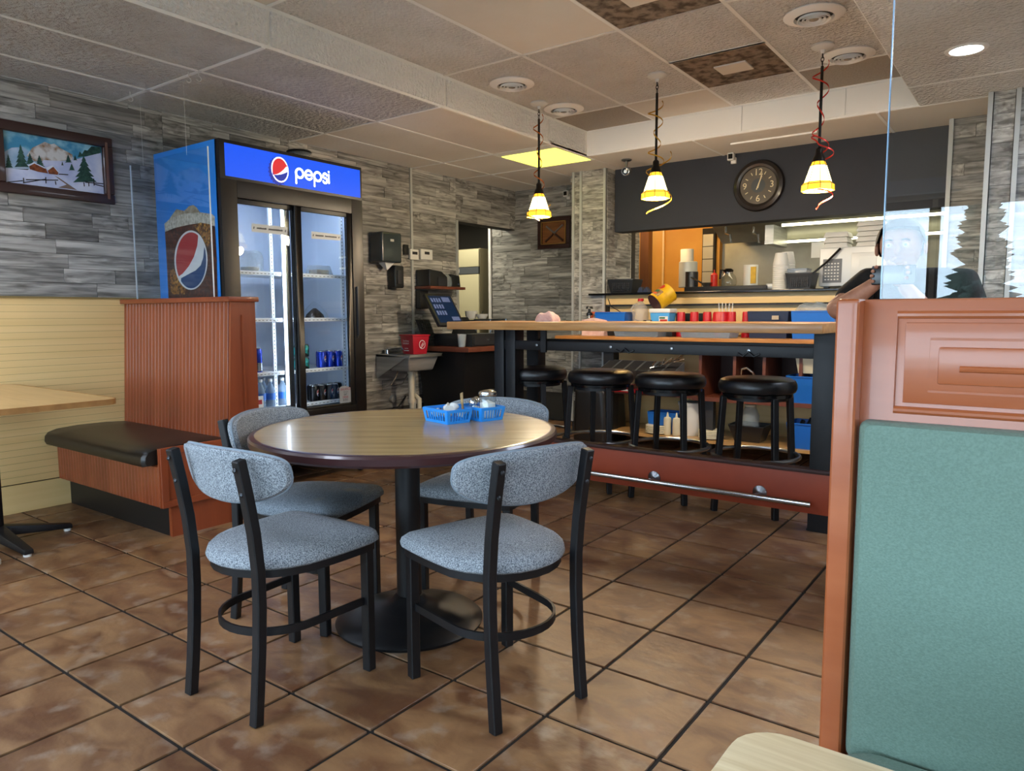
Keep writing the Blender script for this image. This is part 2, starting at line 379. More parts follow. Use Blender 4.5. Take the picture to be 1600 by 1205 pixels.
for (x, y) in tiles[300:]: rest.box(x+g, x+TS-g, y+g, y+TS-g, -.012, 0)
if rest.v: rest.build('tile_field', 'floor_tile', parent=floor, smooth=False)['kind'] = 'stuff'

# ---- stones: a run of courses on one face of a wall
stone_meshes = {}
def stone_mesh(axis, k):
    if (axis, k) in stone_meshes: return stone_meshes[axis, k]
    rn = random.Random(31*k+(7 if axis == 'x' else 0)); b = M(); n = 4
    for i in range(n):          # unit block 1 long, 1 high, 1 deep with an uneven face
        pass
    front = [(i/n, j/2, 1-rn.uniform(0, .45)) for j in range(3) for i in range(n+1)]
    def P(u, v, d): return (d, u, v) if axis == 'x' else (u, -d, v)
    vs = [P(u, v, d) for u, v, d in front]; fs = []
    for j in range(2):
        for i in range(n):
            a = j*(n+1)+i; fs.append((a, a+1, a+n+2, a+n+1))
    rim = [i for i in range(n+1)]+[(n+1)*j+n for j in (1, 2)]+[2*(n+1)+i for i in range(n-1, -1, -1)]+[(n+1)]
    o = len(vs); vs += [P(front[i][0], front[i][1], 0) for i in rim]
    for k2 in range(len(rim)): fs.append((rim[k2], o+k2, o+(k2+1) % len(rim), rim[(k2+1) % len(rim)]))
    b.add(vs, fs); ob = b.build('stone', 'stone', loc=(0, 0, 0), smooth=False); me = ob.data; bpy.data.objects.remove(ob)
    stone_meshes[axis, k] = me; return me
def courses(parent, axis, plane, a0, a1, z0, z1, rn, h=.0855, lens=(.22, .3, .38, .46, .56), skip=None):
    z = z0; n = 0
    while z < z1-.012:
        hh = min(h, z1-z); a = a0 - rn.uniform(0, .3); last = a0
        while a < a1-.01:
            l = rn.choice(lens); s, e = max(a, a0), min(a+l, a1); a += l
            if e-a0 < .07 and e < a1: continue
            if s > a0 and n and last < s: s = last
            if s > a0 and last == a0: s = a0
            if a1-e < .07: e = a1; a = a1
            last = e
            if skip and skip(s, e, z, z+hh): continue
            dep = rn.uniform(.006, .014); me = stone_mesh(axis, rn.randrange(9)); gp = .0012
            loc = (plane, s+gp, z+gp) if axis == 'x' else (s+gp, plane, z+gp)
            sc = (dep, e-s-2*gp, hh-2*gp) if axis == 'x' else (e-s-2*gp, dep, hh-2*gp)
            share('stone', me, parent, loc, sc); n += 1
        z += h
    return n
rn = random.Random(3)
wl = M().box(LX-.12, LX, -1.7, 5.61, 0, CZ); wl.box(LX-.12, LX, 5.61, FARY+.02, 2.07, CZ)
wall_left = struct(wl.build('wall_left', 'stone_joint', smooth=False))
n1 = courses(wall_left, 'x', LX, 1.1, 2.62, 1.262, CZ, rn)
n1 += courses(wall_left, 'x', LX, 2.62, 3.62, 2.10, CZ, rn)
n1 += courses(wall_left, 'x', LX, 3.62, 4.94, .30, CZ, rn)
n1 += courses(wall_left, 'x', LX, 4.97, 5.585, .30, CZ, rn)
n1 += courses(wall_left, 'x', LX, 5.585, FARY, 2.075, CZ, rn)
M().box(LX, LX+.016, 4.942, 4.968, .1, CZ).build('trim_strip', 'metal_trim', wall_left)
M().box(LX, LX+.018, 5.583, 5.612, .1, 2.08).build('trim_strip', 'metal_trim', wall_left)
# wainscot: two courses of pale board with fine grooves
wp = M().box(LX, LX+.014, -1.6, 2.62, .172, 1.252).build('wainscot_panel', 'wainscot', wall_left, bev=.002, seg=1)
M().box(LX, LX+.014, -1.6, 2.62, .0, .166).build('wainscot_panel', 'wainscot', wall_left, bev=.002, seg=1)
gb = M()
for k in range(1, 27):
    gb.box(LX+.0135, LX+.0146, -1.6, 2.6, .172+k*.04, .1734+k*.04)
gl = gb.build('groove_lines', 'wains_line', wp, smooth=False); gl['kind'] = 'stuff'
M().box(LX, LX+.02, -1.6, 2.62, 1.252, 1.262).build('wainscot_cap', 'wains_line', wall_left)

# far wall with the hall end
wf = M().box(-5.15, -3.66, FARY, FARY+.12, 0, CZ)
wall_far = struct(wf.build('wall_far', 'stone_joint', smooth=False))
courses(wall_far, 'y', FARY, -5.12, -3.70, .30, CZ, rn)
M().box(-5.165, -5.135, FARY-.02, FARY+.12, 0, 2.2).build('trim_strip', 'ceiling_white', wall_far)
# column
wc = M().box(-3.72, -3.36, 6.06, 6.75, 0, CZ)
column = struct(wc.build('wall_column', 'stone_joint', smooth=False)); column.name = 'wall_column'
courses(column, 'y', 6.06, -3.715, -3.64, .30, CZ, rn, lens=(.2,))
courses(column, 'y', 6.06, -3.615, -3.385, .30, CZ, rn, lens=(.16, .23, .3))
for x in (-3.722, -3.638, -3.383): M().box(x, x+.022, 6.04, 6.062, .1, CZ).build('trim_strip', 'metal_trim', column)
courses(column, 'x', -3.36, 6.07, 6.74, 1.34, CZ, rn)
# pass-through wall: dark header, pale board below
header = struct(M().box(-3.34, -.62, DY, DY+.16, 1.915, CZ).build('wall_header', 'dark_wall', smooth=False))
wall_pass = struct(M().box(-3.64, .3, 6.15, 6.3, 0, 1.22).build('wall_pass', 'wainscot', smooth=False))
M().box(-3.66, .3, 6.07, 6.16, 1.232, 1.318).build('cream_fascia', 'wainscot', wall_pass, bev=.003)
M().box(-3.66, .3, 6.09, 6.16, 1.216, 1.234).build('shadow_groove', 'charcoal', wall_pass)
for x in (-3.55, -3.3, -2.95, -2.6, -2.2, -1.8, -1.4, -1.0): M().lathe([(.006, 0), (.006, .008)], 8, (x, 6.09, 1.228), (0, -1, 0)).build('screw', 'dark_plastic', wall_pass)
ledge = struct(M().box(-3.5, .3, 5.98, 6.5, 1.318, 1.338).build('trim_ledge', 'black_gloss', bev=.003))
# stone return at the far right and the nearer column there
wr = M().box(-.62, -.33, 6.03, 6.3, 0, CZ); wfr = struct(wr.build('wall_far_right', 'stone_joint', smooth=False))
courses(wfr, 'y', 6.03, -.6, -.33, .9, CZ, rn)
M().box(-.625, -.597, 6.005, 6.035, .9, CZ).build('trim_strip', 'metal_trim', wfr)
wr = M().box(-.36, 1.2, 5.45, 6.6, 0, CZ); wcr = struct(wr.build('wall_right_column', 'stone_joint', smooth=False))
courses(wcr, 'y', 5.45, -.335, -.225, .9, CZ, rn, lens=(.2, .3)); courses(wcr, 'y', 5.45, -.2, 1.2, .9, CZ, rn)
for x in (-.365, -.222): M().box(x, x+.026, 5.43, 5.455, .6, CZ).build('trim_strip', 'metal_trim', wcr)
# near wall with the windows, right wall
wn = M().box(-5.0, 2.2, WIN_Y-.12, WIN_Y, 0, WIN_Z0); wn.box(-5.0, 2.2, WIN_Y-.12, WIN_Y, WIN_Z1, CZ+.3)
xs = [-5.0]+[v for w in WINS for v in w]+[2.2]
for a, b in zip(xs[::2], xs[1::2]): wn.box(a, b, WIN_Y-.12, WIN_Y if b-a > .1 else WIN_Y-.06, WIN_Z0, WIN_Z1)
wall_near = struct(wn.build('wall_near', 'wall_paint', smooth=False))
M().box(-4.9, 2.1, WIN_Y, WIN_Y+.06, WIN_Z1+.02, WIN_Z1+.09).build('valance', 'valance', wall_near)
for k, (a, b) in enumerate(WINS):
    w = M()
    w.box(a, a+.012, WIN_Y-.09, WIN_Y-.06, WIN_Z0, WIN_Z1); w.box(b-.012, b, WIN_Y-.09, WIN_Y-.06, WIN_Z0, WIN_Z1)
    w.box(a, b, WIN_Y-.09, WIN_Y-.06, WIN_Z0, WIN_Z0+.04); w.box(a, b, WIN_Y-.09, WIN_Y-.06, WIN_Z1-.04, WIN_Z1)
    fr = struct(w.build('window_%d' % (k+1), 'charcoal', smooth=False))
    M().box(a+.012, b-.012, WIN_Y-.078, WIN_Y-.072, WIN_Z0+.04, WIN_Z1-.04).build('pane', 'clear_glass', fr, smooth=False)
wall_right = struct(M().box(2.1, 2.2, -1.7, 6.6, 0, CZ+.3).build('wall_right', 'wall_paint', smooth=False))

# ---- ceilings
cl = M().box(LX-.1, BX-.03, -1.7, 6.75, CZ+.02, CZ+.12); cl.box(BX, 2.2, BY+.01, 6.75, CZ+.02, CZ+.12)
cl.box(RX, 2.2, -1.7, BY+.01, CZ+.02, CZ+.12); cl.box(BX, RX, -1.7, .5, CZ+.02, CZ+.12)
cl.box(BX-.1, RX+.1, .4, BY+.1, RZ+.02, RZ+.08)
ceiling = struct(cl.build('ceiling', 'ceiling_smooth', smooth=False))
def panel(x0, x1, y0, y1, z, m):
    return M().box(x0+.004, x1-.004, y0+.004, y1-.004, z, z+.016).build('ceiling_panel', m, ceiling, bev=.003, seg=1)
def tbar(x0, x1, y0, y1, z): M().box(x0, x1, y0, y1, z-.003, z+.004).build('grid_bar', 'grid_white', ceiling, smooth=False)
xl = [LX, -4.41, -3.85, BX]; yl = [-1.6, -.30, 1.01, 2.33, 3.65, 4.97, 5.66, 6.6]
for i in range(3):
    for j in range(7):
        if i == 2 and j == 5: continue
        panel(xl[i], xl[i+1], yl[j], yl[j+1], CZ, 'ceiling_left_grey' if j < 4 else 'ceiling_smooth')
for x in xl[1:-1]: tbar(x-.011, x+.011, -1.6, 6.6, CZ)
for y in yl[1:-1]: tbar(LX, BX, y-.011, y+.011, CZ)
xf = [BX, -2.3, -1.0, .3, 1.6]
for a, b in zip(xf, xf[1:]): panel(a, b, BY, 6.6, CZ, 'ceiling_smooth'); tbar(b-.01, b+.01, BY, 6.6, CZ)
M().box(-2.1, -1.45, 5.44+.35, 5.45+.35, CZ-.012, CZ).build('surface_wire', 'ceiling_white', ceiling)
for a, b in ((RX, .3), (.3, 1.5)):
    for c, d in ((-1.6, .1), (.1, 1.75), (1.75, 3.4), (3.4, 5.03), (5.03, 5.53)): panel(a, b, c, d, CZ, 'ceiling_rough'); tbar(a, b, d-.01, d+.01, CZ)
panel(BX, RX, -1.6, .5, CZ, 'ceiling_rough')
xr = [BX, -2.635, -1.985, -1.39, RX]
rows = {0: [.5, 1.03, 2.36, 3.70, 5.0, BY], 1: [.5, 1.03, 2.36, 3.70, 5.0, BY], 2: [.5, 1.03, 2.36, 3.05, 3.70, 4.36, 5.0, BY], 3: [.5, 1.03, 2.36, 3.70, 5.0, BY]}
for i in range(4):
    r = rows[i]
    for j in range(len(r)-1):
        m = 'ceiling_smooth' if (i+j) % 2 and i < 3 else 'ceiling_rough'
        if i == 2 and abs(r[j]-3.05) < .01 or i == 2 and abs(r[j]-4.36) < .01:
            p = panel(xr[i], xr[i+1], r[j], r[j+1], RZ, 'ceiling_dusty'); cx, cy = (xr[i]+xr[i+1])/2, (r[j]+r[j+1])/2
            M().box(cx-.1, cx+.1, cy-.085, cy+.085, RZ-.008, RZ).build('vent_plate', 'ceiling_smooth', p); continue
        if i == 0 and j == 4: m = 'ceiling_grey'
        if i == 3 and j == 4: m = 'ceiling_grey'
        if i == 0 and j == 3: m = 'ceiling_rough'
        panel(xr[i], xr[i+1], r[j], r[j+1], RZ, m)
        tbar(xr[i], xr[i+1], r[j+1]-.011, r[j+1]+.011, RZ)
    if i: tbar(xr[i]-.011, xr[i]+.011, .5, BY, RZ)
tbar(-1.985, -1.39, 4.345, 4.375, RZ)
# beam faces round the raised field
beam = struct(M().box(BX-.06, BX, .44, BY+.06, CZ+.004, RZ+.01).build('trim_beam_left', 'grid_white', smooth=False))
for a, b in ((.5, 1.03), (1.03, 2.36), (2.36, 3.70), (3.70, 4.92), (4.92, 5.5)): M().box(BX, BX+.012, a+.012, b-.012, CZ+.018, RZ-.022).build('beam_panel', 'beam_rough', beam, bev=.002, seg=1)
beam2 = struct(M().box(BX, RX, BY, BY+.06, CZ+.004, RZ+.01).build('trim_beam_far', 'ceiling_white', smooth=False))
for a, b in ((BX+.02, -2.62), (-2.62, -1.92), (-1.92, -1.2), (-1.2, RX)): M().box(a+.002, b-.002, BY-.008, BY, CZ+.014, RZ-.014).build('beam_panel', 'ceiling_white', beam2, bev=.002, seg=1)
struct(M().box(RX, RX+.06, .44, BY+.06, CZ+.004, RZ+.01).build('trim_beam_right', 'ceiling_white', smooth=False))
struct(M().box(BX, RX, .44, .5, CZ+.004, RZ+.01).build('trim_beam_near', 'ceiling_white', smooth=False))

# ---- hall beyond the opening
hb = M().box(-7.0, -4.92, 7.9, 8.0, 0, 2.6); hb.box(-7.1, -7.0, 4.6, 8.0, 0, 2.6); hb.box(-7.0, -4.92, 4.5, 4.6, 0, 2.6)
struct(hb.build('wall_hall', 'hall_wall', smooth=False))
struct(M().box(-7.1, -4.92, 4.5, 8.0, 2.45, 2.5).build('ceiling_hall', 'hall_wall', smooth=False))
struct(M().box(-5.15, -4.92, FARY+.12, 8, 0, 2.5).build('wall_hall_end', 'hall_wall', smooth=False))
# ---- kitchen shell
kb = M().box(-3.7, 1.2, 8.1, 8.2, 0, 2.6); kb.box(1.1, 1.2, 6.3, 8.2, 0, 2.6)
wall_kitchen = struct(kb.build('wall_kitchen', 'kitchen_steel', smooth=False))
struct(M().box(-3.9, 1.2, 6.3, 8.2, 2.45, 2.55).build('ceiling_kitchen', 'wall_paint', smooth=False))
ow = M().box(-4.1, -3.0, 8.02, 8.1, 0, 2.45)
wall_orange = struct(ow.build('wall_kitchen_left', 'orange_wall', smooth=False))
struct(M().box(-4.2, -4.1, 6.7, 8.2, 0, 2.45).build('wall_kitchen_side', 'orange_wall', smooth=False))
# street side, seen only as a mirror image in the clear screens
struct(M().box(-40, 40, -60, WIN_Y-.13, -.3, -.2).build('ground_street', 'outside', smooth=False))
# ================================================================ ROUND TABLE AND CHAIRS
TC = (-1.88, 1.90)
rt = thing('round_table', 'round wood-look cafe table with a dark brown rim on a black pedestal', 'table', (*TC, 0), YAW)
M().lathe([(0, .715), (.525, .715), (.54, .72), (.54, .735), (0, .735)], 72).build('table_top', 'table_laminate', rt)
M().lathe([(.53, .695), (.545, .697), (.552, .705), (.553, .725), (.548, .733), (.54, .7352), (.53, .7352)], 72, cap=False).build('edge_band', 'table_edge', rt)
M().lathe([(.046, .05), (.046, .70)], 28).build('column', 'black_metal', rt)
M().lathe([(.272, 0), (.275, .01), (.262, .022), (.2, .04), (.12, .062), (.066, .085), (.055, .10), (.046, .104)], 56).build('base', 'black_paint', rt)
M().box(-.22, .22, -.03, .03, .682, .697).box(-.03, .03, -.22, .22, .682, .697).build('top_plate', 'black_metal', rt)

def make_chair():
    t = thing('dining_chair', 'x', 'chair')
    # seat outline: broad front with soft corners, round back
    out = []
    for i in range(13):
        a = math.radians(180+180*i/12); out.append((.212*math.cos(a), -.01+.215*math.sin(a)))
    out += [(.217, .06), (.219, .13), (.219, .18), (.21, .207), (.19, .222), (.1, .23), (0, .232), (-.1, .23), (-.19, .222), (-.21, .207), (-.219, .18), (-.219, .13), (-.217, .06)]
    dome = lambda u, v, h: (u, v, h)
    M().pad(out, [(.96, .425), (1.0, .432), (1.005, .443), (.985, .456), (.93, .466), (.75, .475), (.4, .479)], dome).build('seat', 'fabric', t)
    M().pad(out, [(.93, .402), (.955, .402), (.955, .427), (.93, .427)], dome).build('seat_frame', 'black_metal', t)
    for s in (-1, 1):
        M().bar([(s*.184, .180, 0), (s*.184, .180, .425)], .032, .032, up=(0, 1, 0)).build('leg', 'black_metal', t, bev=.003, seg=1)
        pts = [(s*.158, -.232, 0), (s*.157, -.222, .1), (s*.157, -.212, .22), (s*.157, -.206, .34), (s*.157, -.206, .44), (s*.157, -.216, .55), (s*.157, -.234, .66), (s*.157, -.254, .762)]
        M().bar(pts, .03, .03, up=(0, 1, 0)).build('leg', 'black_metal', t, bev=.003, seg=1)
        for z, y in ((.735, -.2675), (.665, -.2505)): M().lathe([(.007, 0), (.007, .002), (.004, .004), (0, .0045)], 10, (s*.157, y, z), (0, -1, .25)).build('bolt', 'bolt_dark', t)
    u = [(-.182, .17)]+[(.172*math.cos(math.radians(180+180*i/16)), -.03+.165*math.sin(math.radians(180+180*i/16))) for i in range(17)]+[(.182, .17)]
    M().bar([(x, y, .235) for x, y in u], .008, .024).build('stretcher', 'black_metal', t)
    # kidney backrest wrapped round the sitter
    top, bot = .782, .585; prof = []
    for i in range(41):
        a = PI*i/40; prof.append((.245*math.cos(a), .716+.064*abs(math.sin(a))**.5))
    for i in range(1, 40):
        a = PI+PI*i/40; prof.append((.245*math.cos(a), .716+.098*math.sin(a)*abs(math.sin(a))**-.2))
    def bend(s_, z, h):
        y = -.232+(s_*s_)*1.25-(z-.70)*.22; nx, ny = -2.5*s_, 1.0; L_ = math.hypot(nx, ny)
        return (s_+nx/L_*h*1.0, y+ny/L_*h, z)
    br = M().pad(prof, [(.6, .0), (.9, .0), (.97, .003), (1.0, .011), (1.0, .024), (.97, .034), (.9, .038), (.5, .042)], bend).build('backrest', 'fabric', t)
    M().tube([bend(s_*1.0, .70+(z-.70)*1.0, .018) for s_, z in prof], .005, 6, closed=True).build('piping', 'piping', br)
    return t
chair = make_chair()
CH = [((-1.893, 1.358, 0), 92, 'grey fabric chair with its back to the camera, left of the two nearest the camera'),
      ((-1.336, 1.717, 0), 163, 'grey fabric chair at the right of the round table, nearest the booth partition'),
      ((-2.26, 1.745, 0), 18, 'grey fabric chair with a worn seat beside the brown booth bench'),
      ((-1.86, 2.32, 0), -75, 'grey fabric chair behind the round table, nearest the bar stools')]
for k, (l, a, lab) in enumerate(CH):
    c = chair if k == 0 else copy_tree(chair)
    place(c, l, math.radians(a-90), lab, 'chairs around the round table')
    if k == 2:
        for ch in c.children:
            if ch.name.startswith('seat') and not ch.name.startswith('seat_frame'):
                ch.data = ch.data.copy(); ch.data.materials[0] = MATS['fabric_worn']

# ---- condiment baskets
TZ = .7352
def basket(loc, rz, label):
    t = thing('plastic_basket', label, 'basket', loc, rz, 'blue baskets on the round table')
    L_, W_, H_ = .085, .058, .052
    M().hexa([(-L_*.88, -W_*.86, 0), (L_*.88, -W_*.86, 0), (L_*.88, W_*.86, 0), (-L_*.88, W_*.86, 0)], [(-L_*.89, -W_*.87, .004), (L_*.89, -W_*.87, .004), (L_*.89, W_*.87, .004), (-L_*.89, W_*.87, .004)]).build('floor_plate', 'basket_blue', t)
    def wall(p0, p1, q0, q1, n):
        b = M(); p0, p1, q0, q1 = map(Vector, (p0, p1, q0, q1)); th = .0022
        def strip(a0, a1, h0, h1):
            def P(a, h): return (p0.lerp(p1, a)).lerp(q0.lerp(q1, a), h)
            pts = [P(a0, h0), P(a1, h0), P(a1, h1), P(a0, h1)]
            nrm = (pts[1]-pts[0]).cross(pts[3]-pts[0]).normalized()*th; b.prism(pts, nrm)
        strip(0, 1, 0, .2); strip(0, 1, .82, 1); strip(0, .1, .2, .82); strip(.9, 1, .2, .82)
        for k in range(1, n): strip(.1+.8*k/n-.02, .1+.8*k/n+.02, .2, .82)
        b.build('slotted_side', 'basket_blue', t, smooth=False)
    B = [(-L_*.88, -W_*.86, 0), (L_*.88, -W_*.86, 0), (L_*.88, W_*.86, 0), (-L_*.88, W_*.86, 0)]
    T = [(-L_, -W_, H_), (L_, -W_, H_), (L_, W_, H_), (-L_, W_, H_)]
    for i, n in ((0, 8), (1, 7), (2, 8), (3, 7)): wall(B[i], B[(i+1) % 4], T[i], T[(i+1) % 4], n)
    M().bar([(x, y, H_) for x, y in rrect(-L_, L_, -W_, W_, .012, 4)], .006, .004, closed=True).build('rim', 'basket_blue', t)
    return t
b1 = (-1.86, 2.105, TZ); b2 = (-1.80, 2.235, TZ); bz = math.radians(-14)
basket(b1, bz, 'blue slotted plastic basket holding creamer cups, nearer the camera'); basket(b2, bz, 'blue slotted plastic basket holding the shakers and the sugar pourer')
def inb(b, u, v, z=.0): return (b[0]+u*math.cos(bz)-v*math.sin(bz), b[1]+u*math.sin(bz)+v*math.cos(bz), b[2]+z)
t = thing('sugar_pourer', 'glass sugar pourer with a metal flap lid in the blue basket', 'sugar pourer', inb(b2, .032, .012, .0045))
M().lathe([(.031, 0), (.034, .004), (.034, .085), (.031, .092)], 12).build('jar', 'jar_glass', t)
M().lathe([(.0, .003), (.0305, .003), (.0305, .06), (0, .072)], 20).build('sugar', 'paper', t)
M().lathe([(.036, .09), (.037, .096), (.036, .104), (.03, .108), (.012, .112), (0, .113)], 24).build('lid', 'chrome', t)
M().box(-.012, .012, .008, .034, .109, .112).build('flap', 'chrome', t)
def shaker(loc, m, label):
    t = thing('shaker', label, 'shaker', loc, 0)
    M().lathe([(.021, 0), (.022, .004), (.020, .04), (.016, .056)], 8).build('jar', 'jar_glass', t)
    M().lathe([(0, .003), (.0195, .003), (.0185, .036), (0, .04)], 8).build('fill', m, t)
    M().lathe([(.017, .054), (.0175, .066), (.014, .073), (.006, .078), (0, .0785)], 16).build('cap', 'chrome', t)
shaker(inb(b2, -.022, -.018, .0045), 'kraft', 'glass pepper shaker with a chrome cap in front of the sugar pourer')
shaker(inb(b2, -.052, .018, .0045), 'paper', 'glass salt shaker with a chrome cap, left of the pepper shaker')
for k, (u, v, z, tilt) in enumerate(((-.055, .03, .006, .5), (-.03, -.025, .006, -.6), (-.005, .02, .006, .9), (.03, -.02, .006, .3), (.055, .02, .006, -.4), (-.02, .0, .030, 1.2), (.03, .005, .030, .7), (.05, -.03, .028, -1.1))):
    t = thing('creamer_cup', 'white creamer cup in the nearer blue basket, '+['at its left end', 'at the front left', 'in the middle at the back', 'at the front right', 'at its right end', 'on top of the left ones', 'on top in the middle', 'on top at the front right'][k], 'creamer', inb(b1, u, v, z+.014), k*1.3, 'creamers in the blue basket')
    a = Vector((math.sin(tilt), .2, math.cos(tilt))).normalized()
    M().lathe([(.011, 0), (.0125, .004), (.017, .02), (.0175, .021)], 14, (0, 0, .002), a).build('cup', 'white_plastic', t)
    M().lathe([(.0195, .0205), (.0195, .022), (0, .0222)], 14, (0, 0, .002), a).build('foil_lid', 'foam_white', t)
tag(M().hexa([inb(b1, .035, .045, .03), inb(b1, .043, .045, .03), inb(b1, .043, .049, .03), inb(b1, .035, .049, .03)], [inb(b1, .008, .055, .105), inb(b1, .026, .055, .112), inb(b1, .026, .057, .112), inb(b1, .008, .057, .105)]).build('sugar_packet', 'cake'), 'pale yellow paper packet sticking up out of the nearer blue basket', 'packet')

# ================================================================ BROWN BOOTH BENCH, LEFT
bb = thing('booth_bench', 'brown beadboard booth bench with a black vinyl seat against the pale wall', 'booth', (-4.2, 2.15, 0), world=True)
M().box(-4.785, -3.63, 1.92, 2.44, 0, .17).build('kick_base', 'black_paint', bb)
M().box(-3.63, -3.605, 1.918, 2.44, 0, .165).build('end_kick', 'orange_wood', bb)
fp = M().box(-4.785, -3.60, 1.868, 2.40, .165, .385).build('seat_box', 'orange_wood', bb, bev=.003)
n = 34
for k in range(n):
    x = -4.78+k*(1.175/n); M().box(x+.0012, x+1.175/n-.0012, 1.858, 1.87, .168, .38).build('plank', 'orange_wood', fp, bev=.002, seg=1)
ep = M().box(-3.605, -3.59, 1.858, 2.44, .165, .475).build('end_panel', 'orange_wood', bb, bev=.003)
for a in ((1.862, 2.44, .165, .2), (1.862, 2.44, .44, .475), (1.862, 1.9, .2, .44), (2.3, 2.44, .2, .44)): M().box(-3.592, -3.58, *a).build('rail', 'orange_wood', ep, bev=.002, seg=1)
M().lathe([(.014, 0), (.014, .012), (0, .014)], 12, (-3.58, 2.04, .33), (1, 0, 0)).build('knob', 'orange_wood', ep)
# cushion with a rolled front
sec = [(1.80, .385), (1.79, .405), (1.793, .435), (1.812, .458), (1.86, .472), (1.98, .48), (2.15, .478), (2.27, .47), (2.27, .385)]
b = M()
xs_ = [-4.787, -4.775, -4.6, -4.2, -3.8, -3.64, -3.625]; sc_ = [.93, 1, 1, 1, 1, 1, .93]
vs = []
for x, q in zip(xs_, sc_):
    for y, z in sec: vs.append((x, 2.03+(y-2.03)*q, .43+(z-.43)*q))
m_ = len(sec); fs = [(i*m_+k, (i+1)*m_+k, (i+1)*m_+(k+1) % m_, i*m_+(k+1) % m_) for i in range(len(xs_)-1) for k in range(m_)]+[tuple(range(m_)), tuple((len(xs_)-1)*m_+k for k in range(m_))]
b.add(vs, fs).build('seat_cushion', 'black_vinyl', bb)
# leaning back with beads
def backx(x0, x1, off, z0=.455, z1=1.222):
    y0, y1 = 2.272, 2.312
    return [(x0, y0-off, z0), (x1, y0-off, z0), (x1, 2.45, z0), (x0, 2.45, z0)], [(x0, y1-off, z1), (x1, y1-off, z1), (x1, 2.45, z1), (x0, 2.45, z1)]
bk = M().hexa(*backx(-4.785, -3.605, 0)).build('backrest', 'orange_wood', bb)
n = 30
for k in range(n):
    x = -4.78+k*(1.16/n)
    B_, T_ = backx(x+.0012, x+1.16/n-.0012, .010); B_[2] = (B_[2][0], 2.275, .455); B_[3] = (B_[3][0], 2.275, .455); T_[2] = (T_[2][0], 2.315, 1.222); T_[3] = (T_[3][0], 2.315, 1.222)
    M().hexa(B_, T_).build('plank', 'orange_wood', bk, bev=.002, seg=1)
M().hexa([(-3.607, 2.26, .455), (-3.592, 2.26, .455), (-3.592, 2.45, .455), (-3.607, 2.45, .455)], [(-3.607, 2.3, 1.222), (-3.592, 2.3, 1.222), (-3.592, 2.45, 1.222), (-3.607, 2.45, 1.222)]).build('end_board', 'orange_wood', bb)
M().box(-3.592, -3.583, 2.36, 2.372, .5, 1.15).build('end_bead', 'orange_wood', bb)
M().box(-3.607, -3.592, 2.26, 2.45, 0, .46).build('end_post', 'orange_wood', bb)
M().box(-4.787, -3.575, 2.278, 2.465, 1.222, 1.25).build('cap_board', 'orange_wood', bb, bev=.004)
# clear hanging screen over the bench
t = thing('acrylic_screen', 'clear acrylic screen standing on the brown booth back, in front of the blue cooler side', 'screen', (-4.3, 2.38, 1.25), world=True)
M().box(-4.76, -3.88, 2.377, 2.383, 1.2505, 2.10).build('sheet', 'acrylic', t, smooth=False)
M().box(-4.763, -4.76, 2.376, 2.384, 1.2505, 2.10).build('left_edge', 'acrylic_edge', t, smooth=False)
M().box(-3.88, -3.878, 2.376, 2.384, 1.2505, 2.10).build('right_edge', 'acrylic_edge', t, smooth=False)
for x in (-4.6, -4.1): M().tube([(x, 2.38, 2.08), (x, 2.38, 2.485)], .0008, 5, up=(0, 1, 0)).build('hanging_wire', 'white_plastic', t)
for k, (px, py) in enumerate(((203, 143), (294, 112), (310, 110))):
    p = at_z(px, py, CZ); b = M()
    b.tube([(p.x, p.y, CZ)]+[(p.x, p.y+.014*math.sin(a), CZ-.03-.014*(1-math.cos(a))) for a in [i*PI/8 for i in range(12)]], .0022, 6, up=(1, 0, 0))
    tag(b.build('ceiling_hook', 'white_plastic'), ['white wire hook on the ceiling nearest the stone wall', 'white wire hook on the ceiling, left one of the close pair', 'white wire hook on the ceiling, right one of the close pair'][k], 'hook', 'ceiling hooks')
# left booth table
t = thing('booth_table', 'tan laminate booth table on a black prong base at the left edge', 'table', (-4.15, 1.3, 0), world=True)
o = rrect(-4.78, -3.50, .98, 1.645, .07)
M().prism([(x, y, .735) for x, y in o], (0, 0, .025)).build('table_top', 'tan_laminate', t, bev=.002, seg=1)
M().bar([(x, y, .7475) for x, y in o], .006, .026, closed=True).build('edge_band', 'tan_edge', t)
M().lathe([(.04, .06), (.04, .735)], 20, (-4.22, 1.33, 0)).build('column', 'black_metal', t)
for ax, ay in ((.36, .02), (-.36, -.02), (.04, .34), (-.02, -.34)):
    d = Vector((ax, ay, 0)); c = Vector((-4.22, 1.33, 0)); sd = Vector((-d.y, d.x, 0)).normalized()
    e = c+d
    M().hexa([c+sd*.04+Vector((0,0,.045)), c-sd*.04+Vector((0,0,.045)), e-sd*.022+Vector((0,0,.012)), e+sd*.022+Vector((0,0,.012))], [c+sd*.035+Vector((0,0,.1)), c-sd*.035+Vector((0,0,.1)), e-sd*.02+Vector((0,0,.036)), e+sd*.02+Vector((0,0,.036))]).build('foot', 'black_metal', t, bev=.006)
    M().lathe([(.018, 0), (.018, .014)], 12, e-d*.06).build('glide', 'white_plastic', t)
s = thing('sneaker', 'tip of a grey sneaker on the floor at the left edge', 'shoe', (-3.97, 1.17, 0), math.radians(20))
M().pad([(.14*math.cos(a)-.0, .048*math.sin(a)) for a in [2*PI*i/28 for i in range(28)]], [(.97, 0), (1.0, .004), (1.0, .022), (.98, .024)], lambda u, v, h: (u, v, h)).build('sole', 'foam_white', s)
M().pad([(.134*math.cos(a), .045*math.sin(a)) for a in [2*PI*i/28 for i in range(28)]], [(1, .022), (1.0, .035), (.92, .055), (.75, .07), (.5, .078)], lambda u, v, h: (u-.02*(h/.08), v, h)).build('upper', 'shoe', s)
